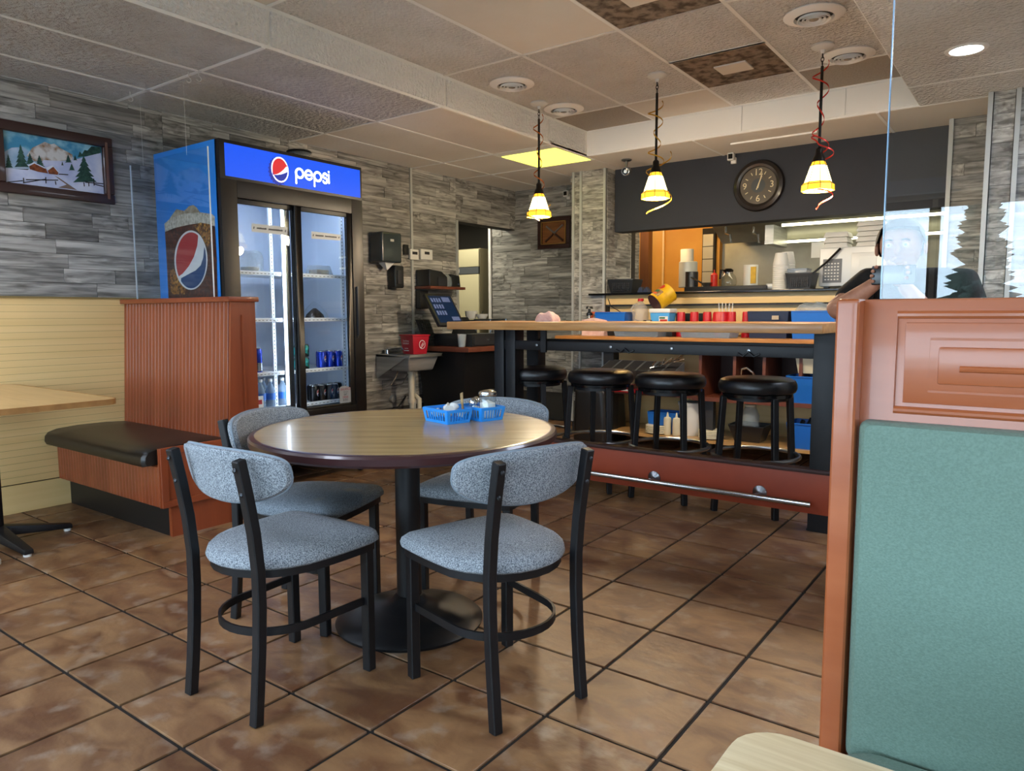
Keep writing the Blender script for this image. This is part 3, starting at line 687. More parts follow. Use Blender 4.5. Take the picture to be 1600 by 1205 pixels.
# framed mountain picture
PX = LX+.012
t = thing('mountain_picture', 'framed painting of a snowy mountain and cabins hanging on the stone wall', 'picture', (PX, 1.95, 1.845), world=True)
y0, y1, z0, z1 = 1.625, 2.275, 1.842, 2.246; fw = .058
for a in ((y0, y1, z1-fw, z1), (y0, y1, z0, z0+fw), (y0, y0+fw, z0+fw, z1-fw), (y1-fw, y1, z0+fw, z1-fw)): M().box(PX, PX+.03, *a).build('frame_side', 'picture_frame', t, bev=.008, seg=3)
M().box(PX, PX+.004, y0+.02, y1-.02, z0+.02, z1-.02).build('backing', 'pt_dark', t)
ly0, ly1, lz0, lz1 = y0+fw, y1-fw, z0+fw, z1-fw
M().box(PX+.028, PX+.033, y1-fw+.012, y1-fw+.026, z0+.03, z1-.03).build('frame_lip', 'frame_lip', t)
def pp(x, y, k=0):
    u = (x-15)/1310; tp = 165+235*u; bt = 890+190*u; v = 1-(y-tp)/(bt-tp)
    return (PX+.006+k*.0006, ly0+u*(ly1-ly0), lz0+min(max(v, 0), 1)*(lz1-lz0))
def paint(name, m, pts, k): return M().poly([pp(x, y, k) for x, y in pts]).build(name, m, t, smooth=False)
paint('painted_sky', 'pt_sky', [(15, 165), (1325, 400), (1325, 700), (15, 640)], 0)
paint('painted_far_hill', 'pt_far', [(15, 480), (120, 410), (260, 400), (420, 520), (900, 520), (1000, 640), (900, 720), (15, 700)], 1)
paint('painted_mountain', 'pt_rock', [(300, 520), (380, 410), (480, 360), (545, 325), (620, 360), (670, 350), (760, 420), (850, 470), (910, 510), (900, 580), (700, 600), (520, 590), (400, 600)], 2)
paint('painted_snow', 'pt_snow', [(15, 690), (300, 720), (520, 580), (800, 600), (1000, 560), (1315, 480), (1325, 1080), (25, 890)], 3)
paint('painted_ridge', 'pt_tree', [(980, 540), (1010, 460), (1040, 500), (1080, 440), (1120, 450), (1180, 390), (1310, 400), (1310, 485), (1100, 530)], 4)
def fir(x, y0_, y1_, w, k):
    pts = [(x, y0_)]; n_ = 5
    for i in range(1, n_+1):
        yy = y0_+(y1_-y0_)*i/n_; ww = w*i/n_; pts += [(x+ww, yy), (x+ww*.6, yy-4)]
    for i in range(n_, 0, -1):
        yy = y0_+(y1_-y0_)*i/n_; ww = w*i/n_; pts += [(x-ww*.6, yy-4), (x-ww, yy)]
    paint('painted_fir', 'pt_tree', pts, k)
for a in ((230, 360, 680, 90), (70, 500, 690, 50), (340, 480, 640, 60), (460, 510, 680, 70), (1060, 520, 900, 170), (845, 500, 620, 50), (885, 630, 730, 45), (940, 510, 590, 30), (760, 600, 660, 18)): fir(*a, 5)
paint('painted_cabin', 'pt_wood', [(320, 660), (390, 620), (530, 690), (560, 770), (430, 745), (330, 710)], 6)
paint('painted_cabin', 'pt_wood', [(560, 730), (640, 670), (700, 750), (690, 790), (570, 775)], 6)
paint('painted_roof', 'pt_white', [(300, 655), (385, 612), (535, 690), (525, 702), (390, 630), (315, 670)], 7); paint('painted_roof', 'pt_white', [(530, 690), (625, 655), (705, 748), (695, 755), (635, 675), (560, 725)], 7)
paint('painted_path', 'pt_brown', [(640, 800), (700, 830), (940, 1010), (800, 985), (680, 970), (800, 930)], 5)
for (xa, ya, xb, yb) in ((40, 890, 230, 870), (230, 900, 520, 850), (700, 780, 830, 790), (240, 830, 240, 905), (525, 820, 525, 910), (270, 855, 690, 865), (1040, 900, 1045, 960), (1110, 900, 1110, 960), (1185, 850, 1185, 950), (1060, 900, 1320, 925), (1190, 930, 1320, 965), (650, 880, 655, 930)):
    dx, dy = xb-xa, yb-ya; d = math.hypot(dx, dy); nx, ny = -dy/d*7, dx/d*7
    M().poly([pp(xa+nx, ya+ny, 6.5), pp(xa-nx, ya-ny, 6.5), pp(xb-nx, yb-ny, 6.5), pp(xb+nx, yb+ny, 6.5)]).build('painted_fence', 'pt_dark', t, smooth=False)

# ================================================================ DRINK COOLER
X0, X1, Y0, Y1, ZT = -4.785, -4.03, 2.545, 3.665, 2.20
ck = thing('drink_cooler', 'tall two-door glass drink cooler with a lit blue sign on top', 'cooler', (-4.4, 3.1, 0), world=True)
sd = M().box(X0, X1-.03, Y0, Y0+.03, .16, ZT).build('left_side', 'cooler_blue', ck, bev=.004)
M().box(X0, X1-.03, Y1-.03, Y1, .16, ZT).build('right_side', 'cooler_blue', ck, bev=.004)
M().box(X0, X0+.03, Y0+.03, Y1-.03, .16, ZT).build('back_panel', 'cooler_liner', ck)
M().box(X0, X1-.03, Y0+.03, Y1-.03, ZT-.03, ZT).build('top_panel', 'cooler_black', ck)
M().box(X0+.03, X1-.06, Y0+.03, Y0+.045, .5, 1.95).box(X0+.03, X1-.06, Y1-.045, Y1-.03, .5, 1.95).box(X0+.03, X1-.05, Y0+.03, Y1-.03, 1.94, 1.955).build('liner', 'cooler_liner', ck)
M().box(X0+.03, X1-.05, Y0+.03, Y1-.03, .47, .5).build('liner_floor', 'cooler_shelf', ck)
gr = M().box(X1-.06, X1-.02, Y0, Y1, .14, .44).build('grille', 'cooler_black', ck)
for k in range(8): M().box(X1-.022, X1-.008, Y0+.06, Y1-.06, .17+k*.03, .185+k*.03).build('grille_slat', 'brown_dark', gr)
M().box(X0, X1-.06, Y0, Y1, .14, .47).build('compressor_box', 'cooler_black', ck)
for a in ((Y0, 2.655, .44, 1.97), (3.565, Y1, .44, 1.97), (2.655, 3.565, 1.865, 1.97), (2.655, 3.565, .44, .50)): M().box(X1-.05, X1, *a).build('face_frame', 'cooler_black', ck, bev=.004)
def door(a, b, x, la):
    d = M()
    d.box(x-.02, x, a, a+la[0], .50, 1.865); d.box(x-.02, x, b-la[1], b, .50, 1.865); d.box(x-.02, x, a+la[0], b-la[1], 1.835, 1.865); d.box(x-.02, x, a+la[0], b-la[1], .50, .515)
    o = d.build('door', 'cooler_black', ck, bev=.003, seg=1)
    M().box(x-.014, x-.008, a+la[0], b-la[1], .515, 1.835).build('pane', 'clear_glass', o, smooth=False)
    return o
d1 = door(2.655, 3.13, X1-.035, (.02, .05)); d2 = door(3.08, 3.565, X1-.008, (.05, .045))
M().box(X1-.005, X1+.018, 3.585, 3.60, 1.0, 1.35).box(X1-.005, X1+.005, 3.585, 3.60, .98, 1.0).build('handle', 'charcoal', d2, bev=.003)
M().box(X1-.072, X1-.06, 3.035, 3.075, .5, 1.94).build('mullion', 'dull_chrome', ck)
for y in (3.03, 3.08):
    o = M().box(X1-.085, X1-.078, y-.004, y+.004, .54, 1.9).build('led_or_fill_strip', 'led', ck)

M().box(X1-.09, X1-.06, Y0+.08, Y1-.08, 1.925, 1.938).build('led_or_fill_strip', 'led', ck)  # extra glowing strip hidden behind the top rail, added to brighten the inside
# shelves
for z in (1.425, 1.12, .765, .53):
    for a, b in ((2.60, 3.035), (3.09, 3.61)):
        s = M().box(-4.70, -4.145, a, b, z-.004, z).build('shelf', 'cooler_shelf', ck)
        M().box(-4.15, -4.14, a, b, z-.018, z+.008).build('front_rail', 'cooler_shelf', s, bev=.002, seg=1)
        r = M()
        for k in range(14): r.box(-4.1399, -4.139, a+.02+k*(b-a-.04)/14, a+.035+k*(b-a-.04)/14, z-.009, z-.005)
        r.build('rail_slots', 'grey_plastic', s, smooth=False)['kind'] = 'stuff'
for y in (2.995, 3.60, 3.115):
    r = M().box(-4.2, -4.185, y-.012, y+.012, .5, 1.94).build('shelf_standard', 'cooler_shelf', ck); q = M()
    for k in range(56): q.box(-4.1849, -4.184, y-.003, y+.003, .52+k*.025, .53+k*.025)
    q.build('standard_slots', 'grey_plastic', r, smooth=False)['kind'] = 'stuff'
for (x, y) in ((-4.06, 3.60), (-4.06, 2.6), (-4.72, 2.6), (-4.72, 3.6)):
    c = M().box(x-.03, x+.03, y-.022, y+.022, .09, .14).build('caster', 'chrome', ck, bev=.004)
    M().lathe([(.042, 0), (.045, .006), (.045, .02), (.042, .026)], 20, (x+.015, y-.013, .045), (0, 1, 0)).build('wheel', 'dark_plastic', c)
# sign
SX = X1+.002
sg = M().box(X1-.05, X1, Y0, Y1, 1.965, ZT).build('sign_box', 'cooler_black', ck, bev=.004)
M().box(X1-.003, SX, Y0+.035, Y1-.018, 1.985, ZT-.022).build('sign_face', 'sign_blue', sg, smooth=False)
def sy(y, z, k=0): return (SX+.0006+.0005*k, y, z)
cy_, cz_ = 2.965, 2.078
M().poly([sy(cy_-.012+(.085+(.006 if k % 2 else -.004))*.82*math.cos(2*PI*k/44), cz_-.012+(.085+(.006 if k % 2 else -.004))*math.sin(2*PI*k/44)) for k in range(44)]).build('bottle_cap_edge', 'sign_navy', sg, smooth=False)
def ell(a, b, n=36, a0=0, a1=360): return [(a*math.cos(math.radians(a0+(a1-a0)*i/n)), b*math.sin(math.radians(a0+(a1-a0)*i/n))) for i in range(n if a1-a0 == 360 else n+1)]
M().poly([sy(cy_+.004+u, cz_+v, 1) for u, v in ell(.066, .08)]).build('globe_ring', 'sign_white', sg, smooth=False)
def cap(a, b, lo, hi, k, m, nm):
    """part of an ellipse between two wavy lines"""
    P = []
    n_ = 24
    for i in range(n_+1):
        u = -1+2*i/n_; v = min(hi(u), math.sqrt(max(0, 1-u*u))); P.append((u, max(v, lo(u), -math.sqrt(max(0, 1-u*u)))))
    for i in range(n_, -1, -1):
        u = -1+2*i/n_; w = max(lo(u), -math.sqrt(max(0, 1-u*u))); v = min(hi(u), math.sqrt(max(0, 1-u*u))); P.append((u, min(w, v)))
    b_ = M()
    for i in range(n_): b_.poly([sy(cy_+.004+a*q[0], cz_+b*q[1], k) for q in (P[2*n_+1-i], P[2*n_-i], P[i+1], P[i])])
    b_.build(nm, m, sg, smooth=False)
cap(.058, .071, lambda u: -.25+.55*u+.25*u*u, lambda u: 2, 2, 'sign_red', 'globe_red'); cap(.058, .071, lambda u: -2, lambda u: -.42+.25*u+.12*u*u, 2, 'sign_navy', 'globe_blue')
xh = .072; r = .40
def let(ox, lines): return [[(3.085+(ox+x)*xh, 2.042+y*xh) for x, y in ln] for ln in lines]
pL = [arc(.5, .5, r, 0, 360, 28), [(.1, .6), (.1, -.42)]]
ls = let(0, pL)+let(1.03, [arc(.5, .5, r, 0, 325, 26), [(.12, .46), (.88, .52)]])+let(2.06, pL)+let(3.05, [arc(.38, .69, .22, 20, 270, 14)+arc(.36, .27, .24, 90, -160, 14)])+let(3.72, [[(.15, .1), (.15, .85)], [(.15, 1.12), (.15, 1.125)]])
strokes(M(), ls, .0145, lambda x, y: sy(x, y, 2)).build('sign_letters', 'sign_white', sg, smooth=False)
# drink picture on the side
def sp(x, y, k=0):
    p = at_y(240+x/7.533, 310+y/7.533, Y0); return (p.x, Y0-.0006-.0005*k, p.z)
def side(nm, m, pts, k): M().poly([sp(x, y, k) for x, y in pts]).build(nm, m, sd, smooth=False)
side('printed_ice', 'print_ice', [(190, 240), (270, 125), (360, 150), (420, 90), (470, 78), (510, 110), (560, 180), (560, 260), (300, 300)], 1)
side('printed_foam', 'print_foam', [(130, 300), (200, 235), (360, 180), (560, 165), (690, 185), (722, 215), (726, 330), (560, 360), (300, 400), (140, 420)], 2)
side('printed_cola', 'print_cola', [(137, 395), (250, 350), (420, 310), (560, 290), (726, 330), (745, 700), (765, 1400), (190, 1400), (160, 800)], 3)
side('printed_amber', 'print_amber', [(470, 320), (560, 285), (690, 310), (700, 460), (640, 580), (560, 430)], 4)
side('printed_amber', 'print_amber', [(195, 850), (240, 830), (300, 960), (380, 1060), (370, 1130), (210, 1130)], 4)
E0 = [(445+195*math.cos(a)-60*0, 728+350*math.sin(a)) for a in [2*PI*i/40 for i in range(40)]]
side('printed_ring', 'print_white', E0, 5)
I0 = lambda a: (448+178*math.cos(a), 730+330*math.sin(a))
side('printed_red', 'print_red', [I0(math.radians(d)) for d in range(145, 302, 8)]+[(530, 455), (520, 560), (480, 690), (420, 800), (350, 885)], 6)
side('printed_blue', 'print_navy', [I0(math.radians(d)) for d in range(-28, 138, 8)]+[(330, 940), (420, 890), (500, 850), (560, 790), (590, 700), (600, 600)], 6)
# paper notes and sticker on the doors
def fx(px, py, x): p = at_x(px, py, x); return p
def note(pts, x, d):
    q = [fx(a, b, x) for a, b in pts]; o = M().prism(q, (.0008, 0, 0)).build('paper_note', 'paper', d, smooth=False); w = M()
    A, B, C, D = q; rn_ = random.Random(len(pts)+int(pts[0][0]))
    def P(u, v): v0 = A.lerp(B, u); v1 = D.lerp(C, u); p = v1.lerp(v0, v); return (x+.0016, p.y, p.z)
    st = []
    for c in (.06, .94): st += [[(c-.02, .5), (c+.02, .5)], [(c, .35), (c, .65)], [(c-.015, .4), (c+.015, .6)]]
    u = .14
    while u < .86:
        if abs(u-.42) < .02 or abs(u-.62) < .02: u += .05; continue
        h = rn_.uniform(.15, .3); st.append([(u, .38), (u+.012, .5+h*.5), (u+.028, .42), (u+.04, .55)]); u += .045
    strokes(w, st, .014, P).build('handwriting', 'ink', o, smooth=False)
note([(393, 349), (449, 355), (449, 368), (393, 362)], X1-.036, d1); note([(486.5, 361.5), (532, 367), (532, 376), (486.5, 373)], X1-.009, d2)
q = [fx(a, b, X1-.009) for a, b in ((530, 607), (533, 604), (538, 603), (543, 603.5), (547.5, 606), (549, 628), (531, 630.5))]
st = M().prism(q, (.0008, 0, 0)).build('sticker', 'grey_plastic', d2, smooth=False); st.data.materials[0] = MATS['metal_trim']
for k, (w_, m_, s_) in enumerate((('BALANCE', 'ink_red', .026), ('what you', 'ink', .014), ('EAT', 'ink', .022), ('DRINK', 'ink_red', .022), ('& DO', 'ink', .022))):
    p = fx(539.8, 608+k*4.2, X1-.009); text_mesh(w_, s_, lambda x, y: (X1-.0072, p.y+x*.8, p.z+y)).build('sticker_word', m_, st, smooth=False)

# ---- what stands in the cooler
def can(loc, m, label, group, r=.031, h=.118, logo=True, rz=0.6, band=None):
    t = thing('drink_can', label, 'can', loc, rz, group)
    M().lathe([(r*.8, 0), (r, .008), (r, h-.014), (r*.82, h-.003)], 20).build('can_body', m, t)
    M().lathe([(r*.83, h-.004), (r*.83, h), (r*.74, h-.001), (r*.72, h-.004), (0, h-.004)], 20).build('can_lid', 'can_silver', t)
    if band: M().lathe([(r+.0004, h*.08), (r+.0004, h*.42)], 20).build('can_band', band, t)
    if logo:
        def onc(u, v, k): a = u/r; rr = r+.0006+.0004*k; return (rr*math.cos(a), rr*math.sin(a), h*.55+v)
        sq = lambda r_, u: math.sqrt(max(0, 1-(u/r_)**2)); U = [-1+i/8 for i in range(17)]
        wrap(M(), [(.019*u, -.023*sq(1, u), .023*sq(1, u)) for u in U], lambda u, v: onc(u, v, 1)).build('logo_ring', 'print_white', t)
        wrap(M(), [(.0165*u, min(.004+.006*u, .02*sq(1, u)), .02*sq(1, u)) for u in U], lambda u, v: onc(u, v, 2)).build('logo_red', 'print_red', t)
        wrap(M(), [(.0165*u, -.02*sq(1, u), max(-.02*sq(1, u), -.008+.004*u)) for u in U], lambda u, v: onc(u, v, 2)).build('logo_blue', 'can_blue', t)
    return t
Z3 = .7655; Z4 = .5305
def cy(px, x): return at_x(px, 600, x).y
for k, px in enumerate((503.5, 516, 529)): can((-4.20, cy(px, -4.20), Z3), 'can_blue', ['blue cola can nearest the cooler divider on the middle shelf', 'middle blue cola can in the front row of three', 'blue cola can at the right end of the front row'][k], 'blue cola cans', h=.122)
for k, px in enumerate((503.5, 516)): can((-4.275, cy(px, -4.20)+.05, Z3), 'can_blue', ['rear blue cola can, behind the left one of the front three', 'rear blue cola can, behind the middle one of the front three'][k], 'blue cola cans', h=.122)
for k in range(4):
    can((-4.19, 3.185+(k % 2)*.06, Z3+(k//2)*.09), 'can_teal', ['short teal and black can, lower left of four stacked by the divider', 'short teal and black can, lower right of four stacked by the divider', 'short teal and black can, upper left of four stacked by the divider', 'short teal and black can, upper right of four stacked by the divider'][k], 'teal cans', r=.029, h=.088, logo=False)
for k, px in enumerate((490, 501.5, 513, 522)): can((-4.19, cy(px, -4.19), Z4), 'can_black', ['black cola can at the left of the bottom shelf front row', 'black cola can second from left on the bottom shelf', 'black cola can third from left on the bottom shelf', 'black cola can beside the grey sticker on the bottom shelf'][k], 'black cola cans', h=.115)
for k in range(5): can((-4.262, cy(489+k*10.5, -4.19)+.04, Z4), 'can_black', ORD[k]+' black cola can from the left in the rear row of the bottom shelf', 'black cola cans', h=.115, logo=False)
can((-4.19, cy(404.5, -4.19), Z3), 'can_blue', 'tall slim blue and silver can behind the brown booth top', 'slim cans', r=.027, h=.165, logo=False, band='can_silver')
can((-4.26, cy(407.5, -4.19)+.03, Z3), 'can_blue', 'slim blue can half hidden behind a taller one', 'slim cans', r=.027, h=.13, logo=False, band='label_red')
def bottle(loc, label):
    t = thing('water_bottle', label, 'bottle', loc, 0, 'water bottles on the bottom shelf')
    M().lathe([(.03, 0), (.033, .008), (.033, .1), (.03, .125), (.016, .155), (.0125, .168), (.0125, .175)], 18).build('bottle_body', 'bottle_plastic', t)
    M().lathe([(.0336, .05), (.0336, .095)], 18).build('bottle_label', 'label_blue', t)
    M().lathe([(.0145, .172), (.0145, .19), (0, .1905)], 14).build('bottle_cap', 'white_plastic', t)
for k, (px, x) in enumerate(((408, -4.21), (422, -4.2), (441, -4.2), (415, -4.285), (433, -4.285))):
    bottle((x, cy(px, -4.2)+(.04 if k > 2 else 0), Z4), ['water bottle nearest the brown booth on the bottom shelf', 'water bottle in the middle of the front row on the bottom shelf', 'water bottle beside the lit cooler divider', 'water bottle behind the gap, nearer the booth', 'water bottle behind the gap, nearer the divider'][k])
t = thing('small_card', 'small white card with red print leaning by the water bottles', 'card', (-4.165, cy(404, -4.165), Z4))
M().box(0, .003, -.03, .03, 0, .085).build('card', 'paper', t); M().box(.003, .0034, -.02, .02, .03, .06).build('card_print', 'ink_red', t)
p = at_x(391, 420, -4.3)
t = thing('dome_jar', 'clear plastic domed container on the upper left cooler shelf', 'container', (-4.3, p.y+.0, 1.4255))
M().lathe([(.085, .008), (.085, .1), (.078, .13), (.06, .145), (0, .148)], 24).build('dome', 'clear_plastic', t); M().lathe([(.09, 0), (.09, .01), (0, .01)], 24).build('tray', 'dark_plastic', t); M().lathe([(.06, .011), (.06, .04), (0, .045)], 20).build('food', 'kraft', t)
p = at_x(494, 424, -4.25)
t = thing('cake_box', 'clear clamshell box with a pale slice on the upper right cooler shelf', 'container', (-4.25, p.y+.02, 1.4255))
M().box(-.07, .07, -.075, .085, 0, .008).build('tray', 'dark_plastic', t, bev=.002); M().hexa([(-.065, -.07, .008), (.065, -.07, .008), (.065, .08, .008), (-.065, .08, .008)], [(-.05, -.055, .075), (.05, -.055, .075), (.05, .065, .075), (-.05, .065, .075)]).build('lid', 'clear_plastic', t); M().box(-.045, .045, -.05, .06, .008, .045).build('slice', 'cake', t, bev=.008)
p = at_x(492, 495, -4.25)
t = thing('cooler_bag', 'dark wedge of food under a clear cover on the middle right shelf', 'container', (-4.25, p.y+.0, 1.1205))
M().lathe([(.07, 0), (.06, .03), (.035, .055), (.01, .075), (0, .076)], 9).build('food', 'coffee', t); M().lathe([(.1, 0), (.085, .04), (.05, .085), (.012, .12), (0, .121)], 12).build('cover', 'clear_glass', t)
p = at_x(536, 242, -4.6)
t = thing('top_ornament', 'dark glass bowl standing on top of the cooler', 'bowl', (-4.45, 3.45, ZT+.001))
M().lathe([(.05, 0), (.06, .02), (.07, .10), (.085, .115), (.08, .12), (0, .11)], 20).build('bowl', 'clear_plastic', t); M().lathe([(.08, .118), (.09, .124), (.085, .132), (0, .135)], 20).build('lid', 'dark_plastic', t)

# ================================================================ SERVICE CORNER ON THE LEFT WALL
WX = LX+.014
t = thing('towel_dispenser', 'dark grey paper towel dispenser on the stone wall beside the cooler', 'dispenser', (WX, 4.6, 1.58), world=True)
p0, p1 = at_x(590, 366, WX), at_x(629, 415, WX)
M().box(WX, WX+.03, p0.y-.1, p0.y-.01, 1.6, 1.86).build('wall_plate', 'grey_plastic', t)
M().box(WX, WX+.16, 4.42, 4.66, 1.60, 1.86).build('housing', 'dispenser', t, bev=.02, seg=4); M().box(WX+.16, WX+.164, 4.52, 4.56, 1.78, 1.80).build('badge', 'metal_trim', t)
M().hexa([(WX+.06, 4.55, 1.54), (WX+.08, 4.55, 1.54), (WX+.08, 4.56, 1.54), (WX+.06, 4.56, 1.54)], [(WX+.04, 4.49, 1.60), (WX+.12, 4.49, 1.60), (WX+.12, 4.6, 1.60), (WX+.04, 4.6, 1.60)]).build('paper_tail', 'paper', t)
t = thing('soap_dispenser', 'black soap dispenser below the paper towel dispenser', 'dispenser', (WX, 4.7, 1.4), world=True)
M().box(WX, WX+.1, 4.63, 4.745, 1.385, 1.585).build('housing', 'dark_plastic', t, bev=.018, seg=3); M().box(WX+.1, WX+.11, 4.655, 4.72, 1.42, 1.54).build('window', 'charcoal', t, bev=.004)
for k, (px, lab) in enumerate(((645, 'white wall thermostat nearer the cooler'), (664, 'white wall thermostat with a dark display, nearer the doorway'))):
    p = at_x(px, 398, WX); t = thing('thermostat', lab, 'thermostat', (WX, p.y, p.z-.045), group='thermostats on the stone wall', world=True)
    w = .055 if k == 0 else .08
    M().box(WX, WX+.025, p.y-w, p.y+w, p.z-.048, p.z+.048).build('case', 'white_plastic', t, bev=.006); M().box(WX+.025, WX+.027, p.y-.03, p.y+.035, p.z, p.z+.026).build('display', 'charcoal', t)
p = at_x(633, 390, WX); tag(M().box(WX, WX+.02, p.y-.028, p.y+.028, p.z-.05, p.z+.045).build('switch_box', 'dark_plastic', bev=.005), 'small black wall switch beside the left thermostat', 'switch')
# shelf
tag(M().box(WX, WX+.20, 4.98, 5.48, 1.385, 1.41).build('wall_shelf', 'brown_shelf', bev=.003), 'brown wooden wall shelf above the cash register screen', 'shelf')
tp = thing('receipt_printer', 'large black rounded machine on the brown wall shelf', 'printer', (WX+.1, 5.12, 1.4105), world=True)
M().prism([(WX+.01, 4.99, 1.4105), (WX+.01, 5.24, 1.4105), (WX+.01, 5.24, 1.50), (WX+.01, 5.16, 1.55), (WX+.01, 4.99, 1.565)], (.17, 0, 0)).build('housing', 'dark_plastic', tp, bev=.01, seg=3)
M().box(WX+.18, WX+.186, 5.1, 5.22, 1.415, 1.49).build('front_panel', 'charcoal', tp)
tag(M().lathe([(.05, 0), (.06, .04), (.05, .09), (.02, .12), (0, .13)], 10, (WX+.12, 5.285, 1.4105)).build('plastic_bag', 'clear_plastic'), 'crumpled clear bag between the two black machines', 'bag')
t = thing('speaker_box', 'small black box with a tiny light at the right end of the shelf', 'box', (WX+.1, 5.4, 1.4105), world=True)
M().hexa([(WX+.02, 5.33, 1.4105), (WX+.16, 5.33, 1.4105), (WX+.16, 5.455, 1.4105), (WX+.02, 5.455, 1.4105)], [(WX+.02, 5.33, 1.535), (WX+.15, 5.33, 1.535), (WX+.15, 5.45, 1.52), (WX+.02, 5.45, 1.52)]).build('case', 'dark_plastic', t, bev=.008); M().box(WX+.155, WX+.16, 5.42, 5.43, 1.435, 1.443).build('light', 'screen_light', t)
tag(M().box(WX, WX+.06, 4.985, 5.10, 1.20, 1.375).build('junction_box', 'dark_plastic', bev=.006), 'black box on the wall under the brown shelf', 'box')
# sink
t = thing('hand_sink', 'stainless wall sink with white drain pipes, beside the cooler', 'sink', (-4.6, 4.68, .6), world=True)
ya, yb, xa, xb, zs = 4.475, 4.90, WX, -4.38, .80
M().box(xa, xb, ya, ya+.02, zs-.025, zs).box(xa, xb, yb-.02, yb, zs-.025, zs).box(xb-.03, xb, ya, yb, zs-.025, zs).box(xa, xa+.08, ya, yb, zs-.025, zs).build('rim', 'steel', t, bev=.004)
for y in (ya, yb-.004): M().prism([(xa, y, zs), (xb, y, zs), (xa, y, zs-.22)], (0, .004, 0)).build('side_bracket', 'steel', t, smooth=False)
M().hexa([(xa+.12, ya+.06, zs-.15), (xb-.06, ya+.06, zs-.15), (xb-.06, yb-.06, zs-.15), (xa+.12, yb-.06, zs-.15)], [(xa+.07, ya+.018, zs-.02), (xb-.025, ya+.018, zs-.02), (xb-.025, yb-.018, zs-.02), (xa+.07, yb-.018, zs-.02)]).build('bowl', 'steel', t, bev=.02, seg=3)
M().tube([(xa+.02, 4.56, zs+.03), (xa+.09, 4.56, zs+.05), (xa+.2, 4.6, zs+.055), (xa+.22, 4.6, zs+.035)], .014, 8).build('faucet', 'chrome', t); M().lathe([(.025, 0), (.02, .035), (0, .04)], 12, (xa+.05, 4.56, zs)).build('tap', 'chrome', t)
dr = M(); px_ = (-4.56, 4.68)
dr.tube([(*px_, .65), (*px_, .36)], .028, 12, up=(0, 1, 0)); dr.tube([(*px_, .4), (*px_, .3), (px_[0], px_[1]+.03, .27), (px_[0], px_[1]+.07, .27), (px_[0], px_[1]+.1, .3), (px_[0], px_[1]+.1, .38), (px_[0]-.05, px_[1]+.1, .41), (WX, px_[1]+.1, .41)], .022, 12, up=(1, 0, 0))
dr.build('drain_pipe', 'pvc', t); M().lathe([(.034, 0), (.034, .03)], 14, (*px_, .62)).lathe([(.034, 0), (.034, .03)], 14, (*px_, .36)).build('pipe_nut', 'pvc', t)
for k, dy in enumerate((0, .14)): M().tube([(-4.6, 4.56+dy, .66), (-4.62, 4.55+dy, .6), (-4.66, 4.53+dy, .53), (WX+.02, 4.52+dy, .5)], .006, 6, up=(0, 1, 0)).build('supply_hose', 'chrome', t); 
M().lathe([(.035, 0), (.03, .02), (0, .03)], 14, (WX, 4.66, .38), (1, 0, 0)).build('valve', 'steel', t)
tag(M().tube([(-4.6, 3.72, .4), (-4.6, 4.0, .28), (-4.6, 4.3, .26), (-4.65, 4.6, .32), (-4.7, 4.75, .4)], .008, 6).build('power_cord', 'dark_plastic'), 'black cord looping along the wall below the sink', 'cord')
t = thing('sanitizer_pail', 'red plastic pail with white print standing on the sink', 'bucket', (-4.49, 4.66, zs+.001), math.radians(-8))
def pail(h, k): return [(-k, -k, h), (k, -k, h), (k, k, h), (-k, k, h)]
M().hexa(pail(0, .075), pail(.165, .092)).build('pail', 'bucket_red', t, bev=.008); M().hexa(pail(.158, .096), pail(.172, .097)).build('rim', 'bucket_red', t, bev=.003)
for k, (w, s) in enumerate((('Sanitizing', .022), ('Solution', .026))): text_mesh(w, s, lambda x, y: (x-.01, -.0885-.001+.012*(.05-.02*k)*0-.0015, .118-k*.022+y)).build('print', 'paper', t, smooth=False)
strokes(M(), [arc(.01, .085, .032, 0, 350, 20, .036), [(-.015, .06), (.0, .06), (.03, .09)], [(0, .075), (.02, .1)]], .005, lambda x, y: (.0925, x, y)).build('print_mark', 'paper', t, smooth=False)
M().box(-.04, .03, -.0895, -.0885, .03, .036).box(-.03, .02, -.0895, -.0885, .05, .054).build('print_lines', 'paper', t)
# register stand
t = thing('register_stand', 'black stand with a brown top carrying the cash register', 'cabinet', (-4.35, 5.3, 0), world=True)
zc_ = at_y(700, 540, 5.15).z
M().hexa([(-4.72, 5.05, 0), (-4.28, 5.05, 0), (-4.28, 5.5, 0), (-4.72, 5.5, 0)], [(-4.76, 4.98, zc_-.045), (-4.18, 4.98, zc_-.045), (-4.18, 5.55, zc_-.045), (-4.76, 5.55, zc_-.045)]).build('body', 'black_paint', t)
M().box(-4.77, -4.10, 4.93, 5.57, zc_-.045, zc_).build('top', 'brown_shelf', t, bev=.006)
t = thing('cash_drawer', 'black metal cash drawer under the touch screen', 'cash drawer', (-4.35, 5.3, zc_+.001), world=True)
M().box(-4.6, -4.14, 5.03, 5.45, zc_+.001, zc_+.115).build('case', 'dark_plastic', t, bev=.006); M().box(-4.14, -4.134, 5.06, 5.42, zc_+.015, zc_+.1).build('drawer_front', 'charcoal', t); M().lathe([(.012, 0), (.01, .008), (0, .009)], 12, (-4.134, 5.25, zc_+.06), (1, 0, 0)).build('lock', 'chrome', t)
t = thing('register_screen', 'tilted touch screen of the cash register', 'monitor', (-4.35, 5.2, zc_+.116))
q = [at_x(a, b_, -4.33) for a, b_ in ((664, 461), (704, 464), (721, 507), (689, 509))]
A, B_, C_, D_ = [Vector(v) for v in q]; off = Vector((-4.35, 5.2, zc_+.116)); c0 = (A+B_+C_+D_)/4
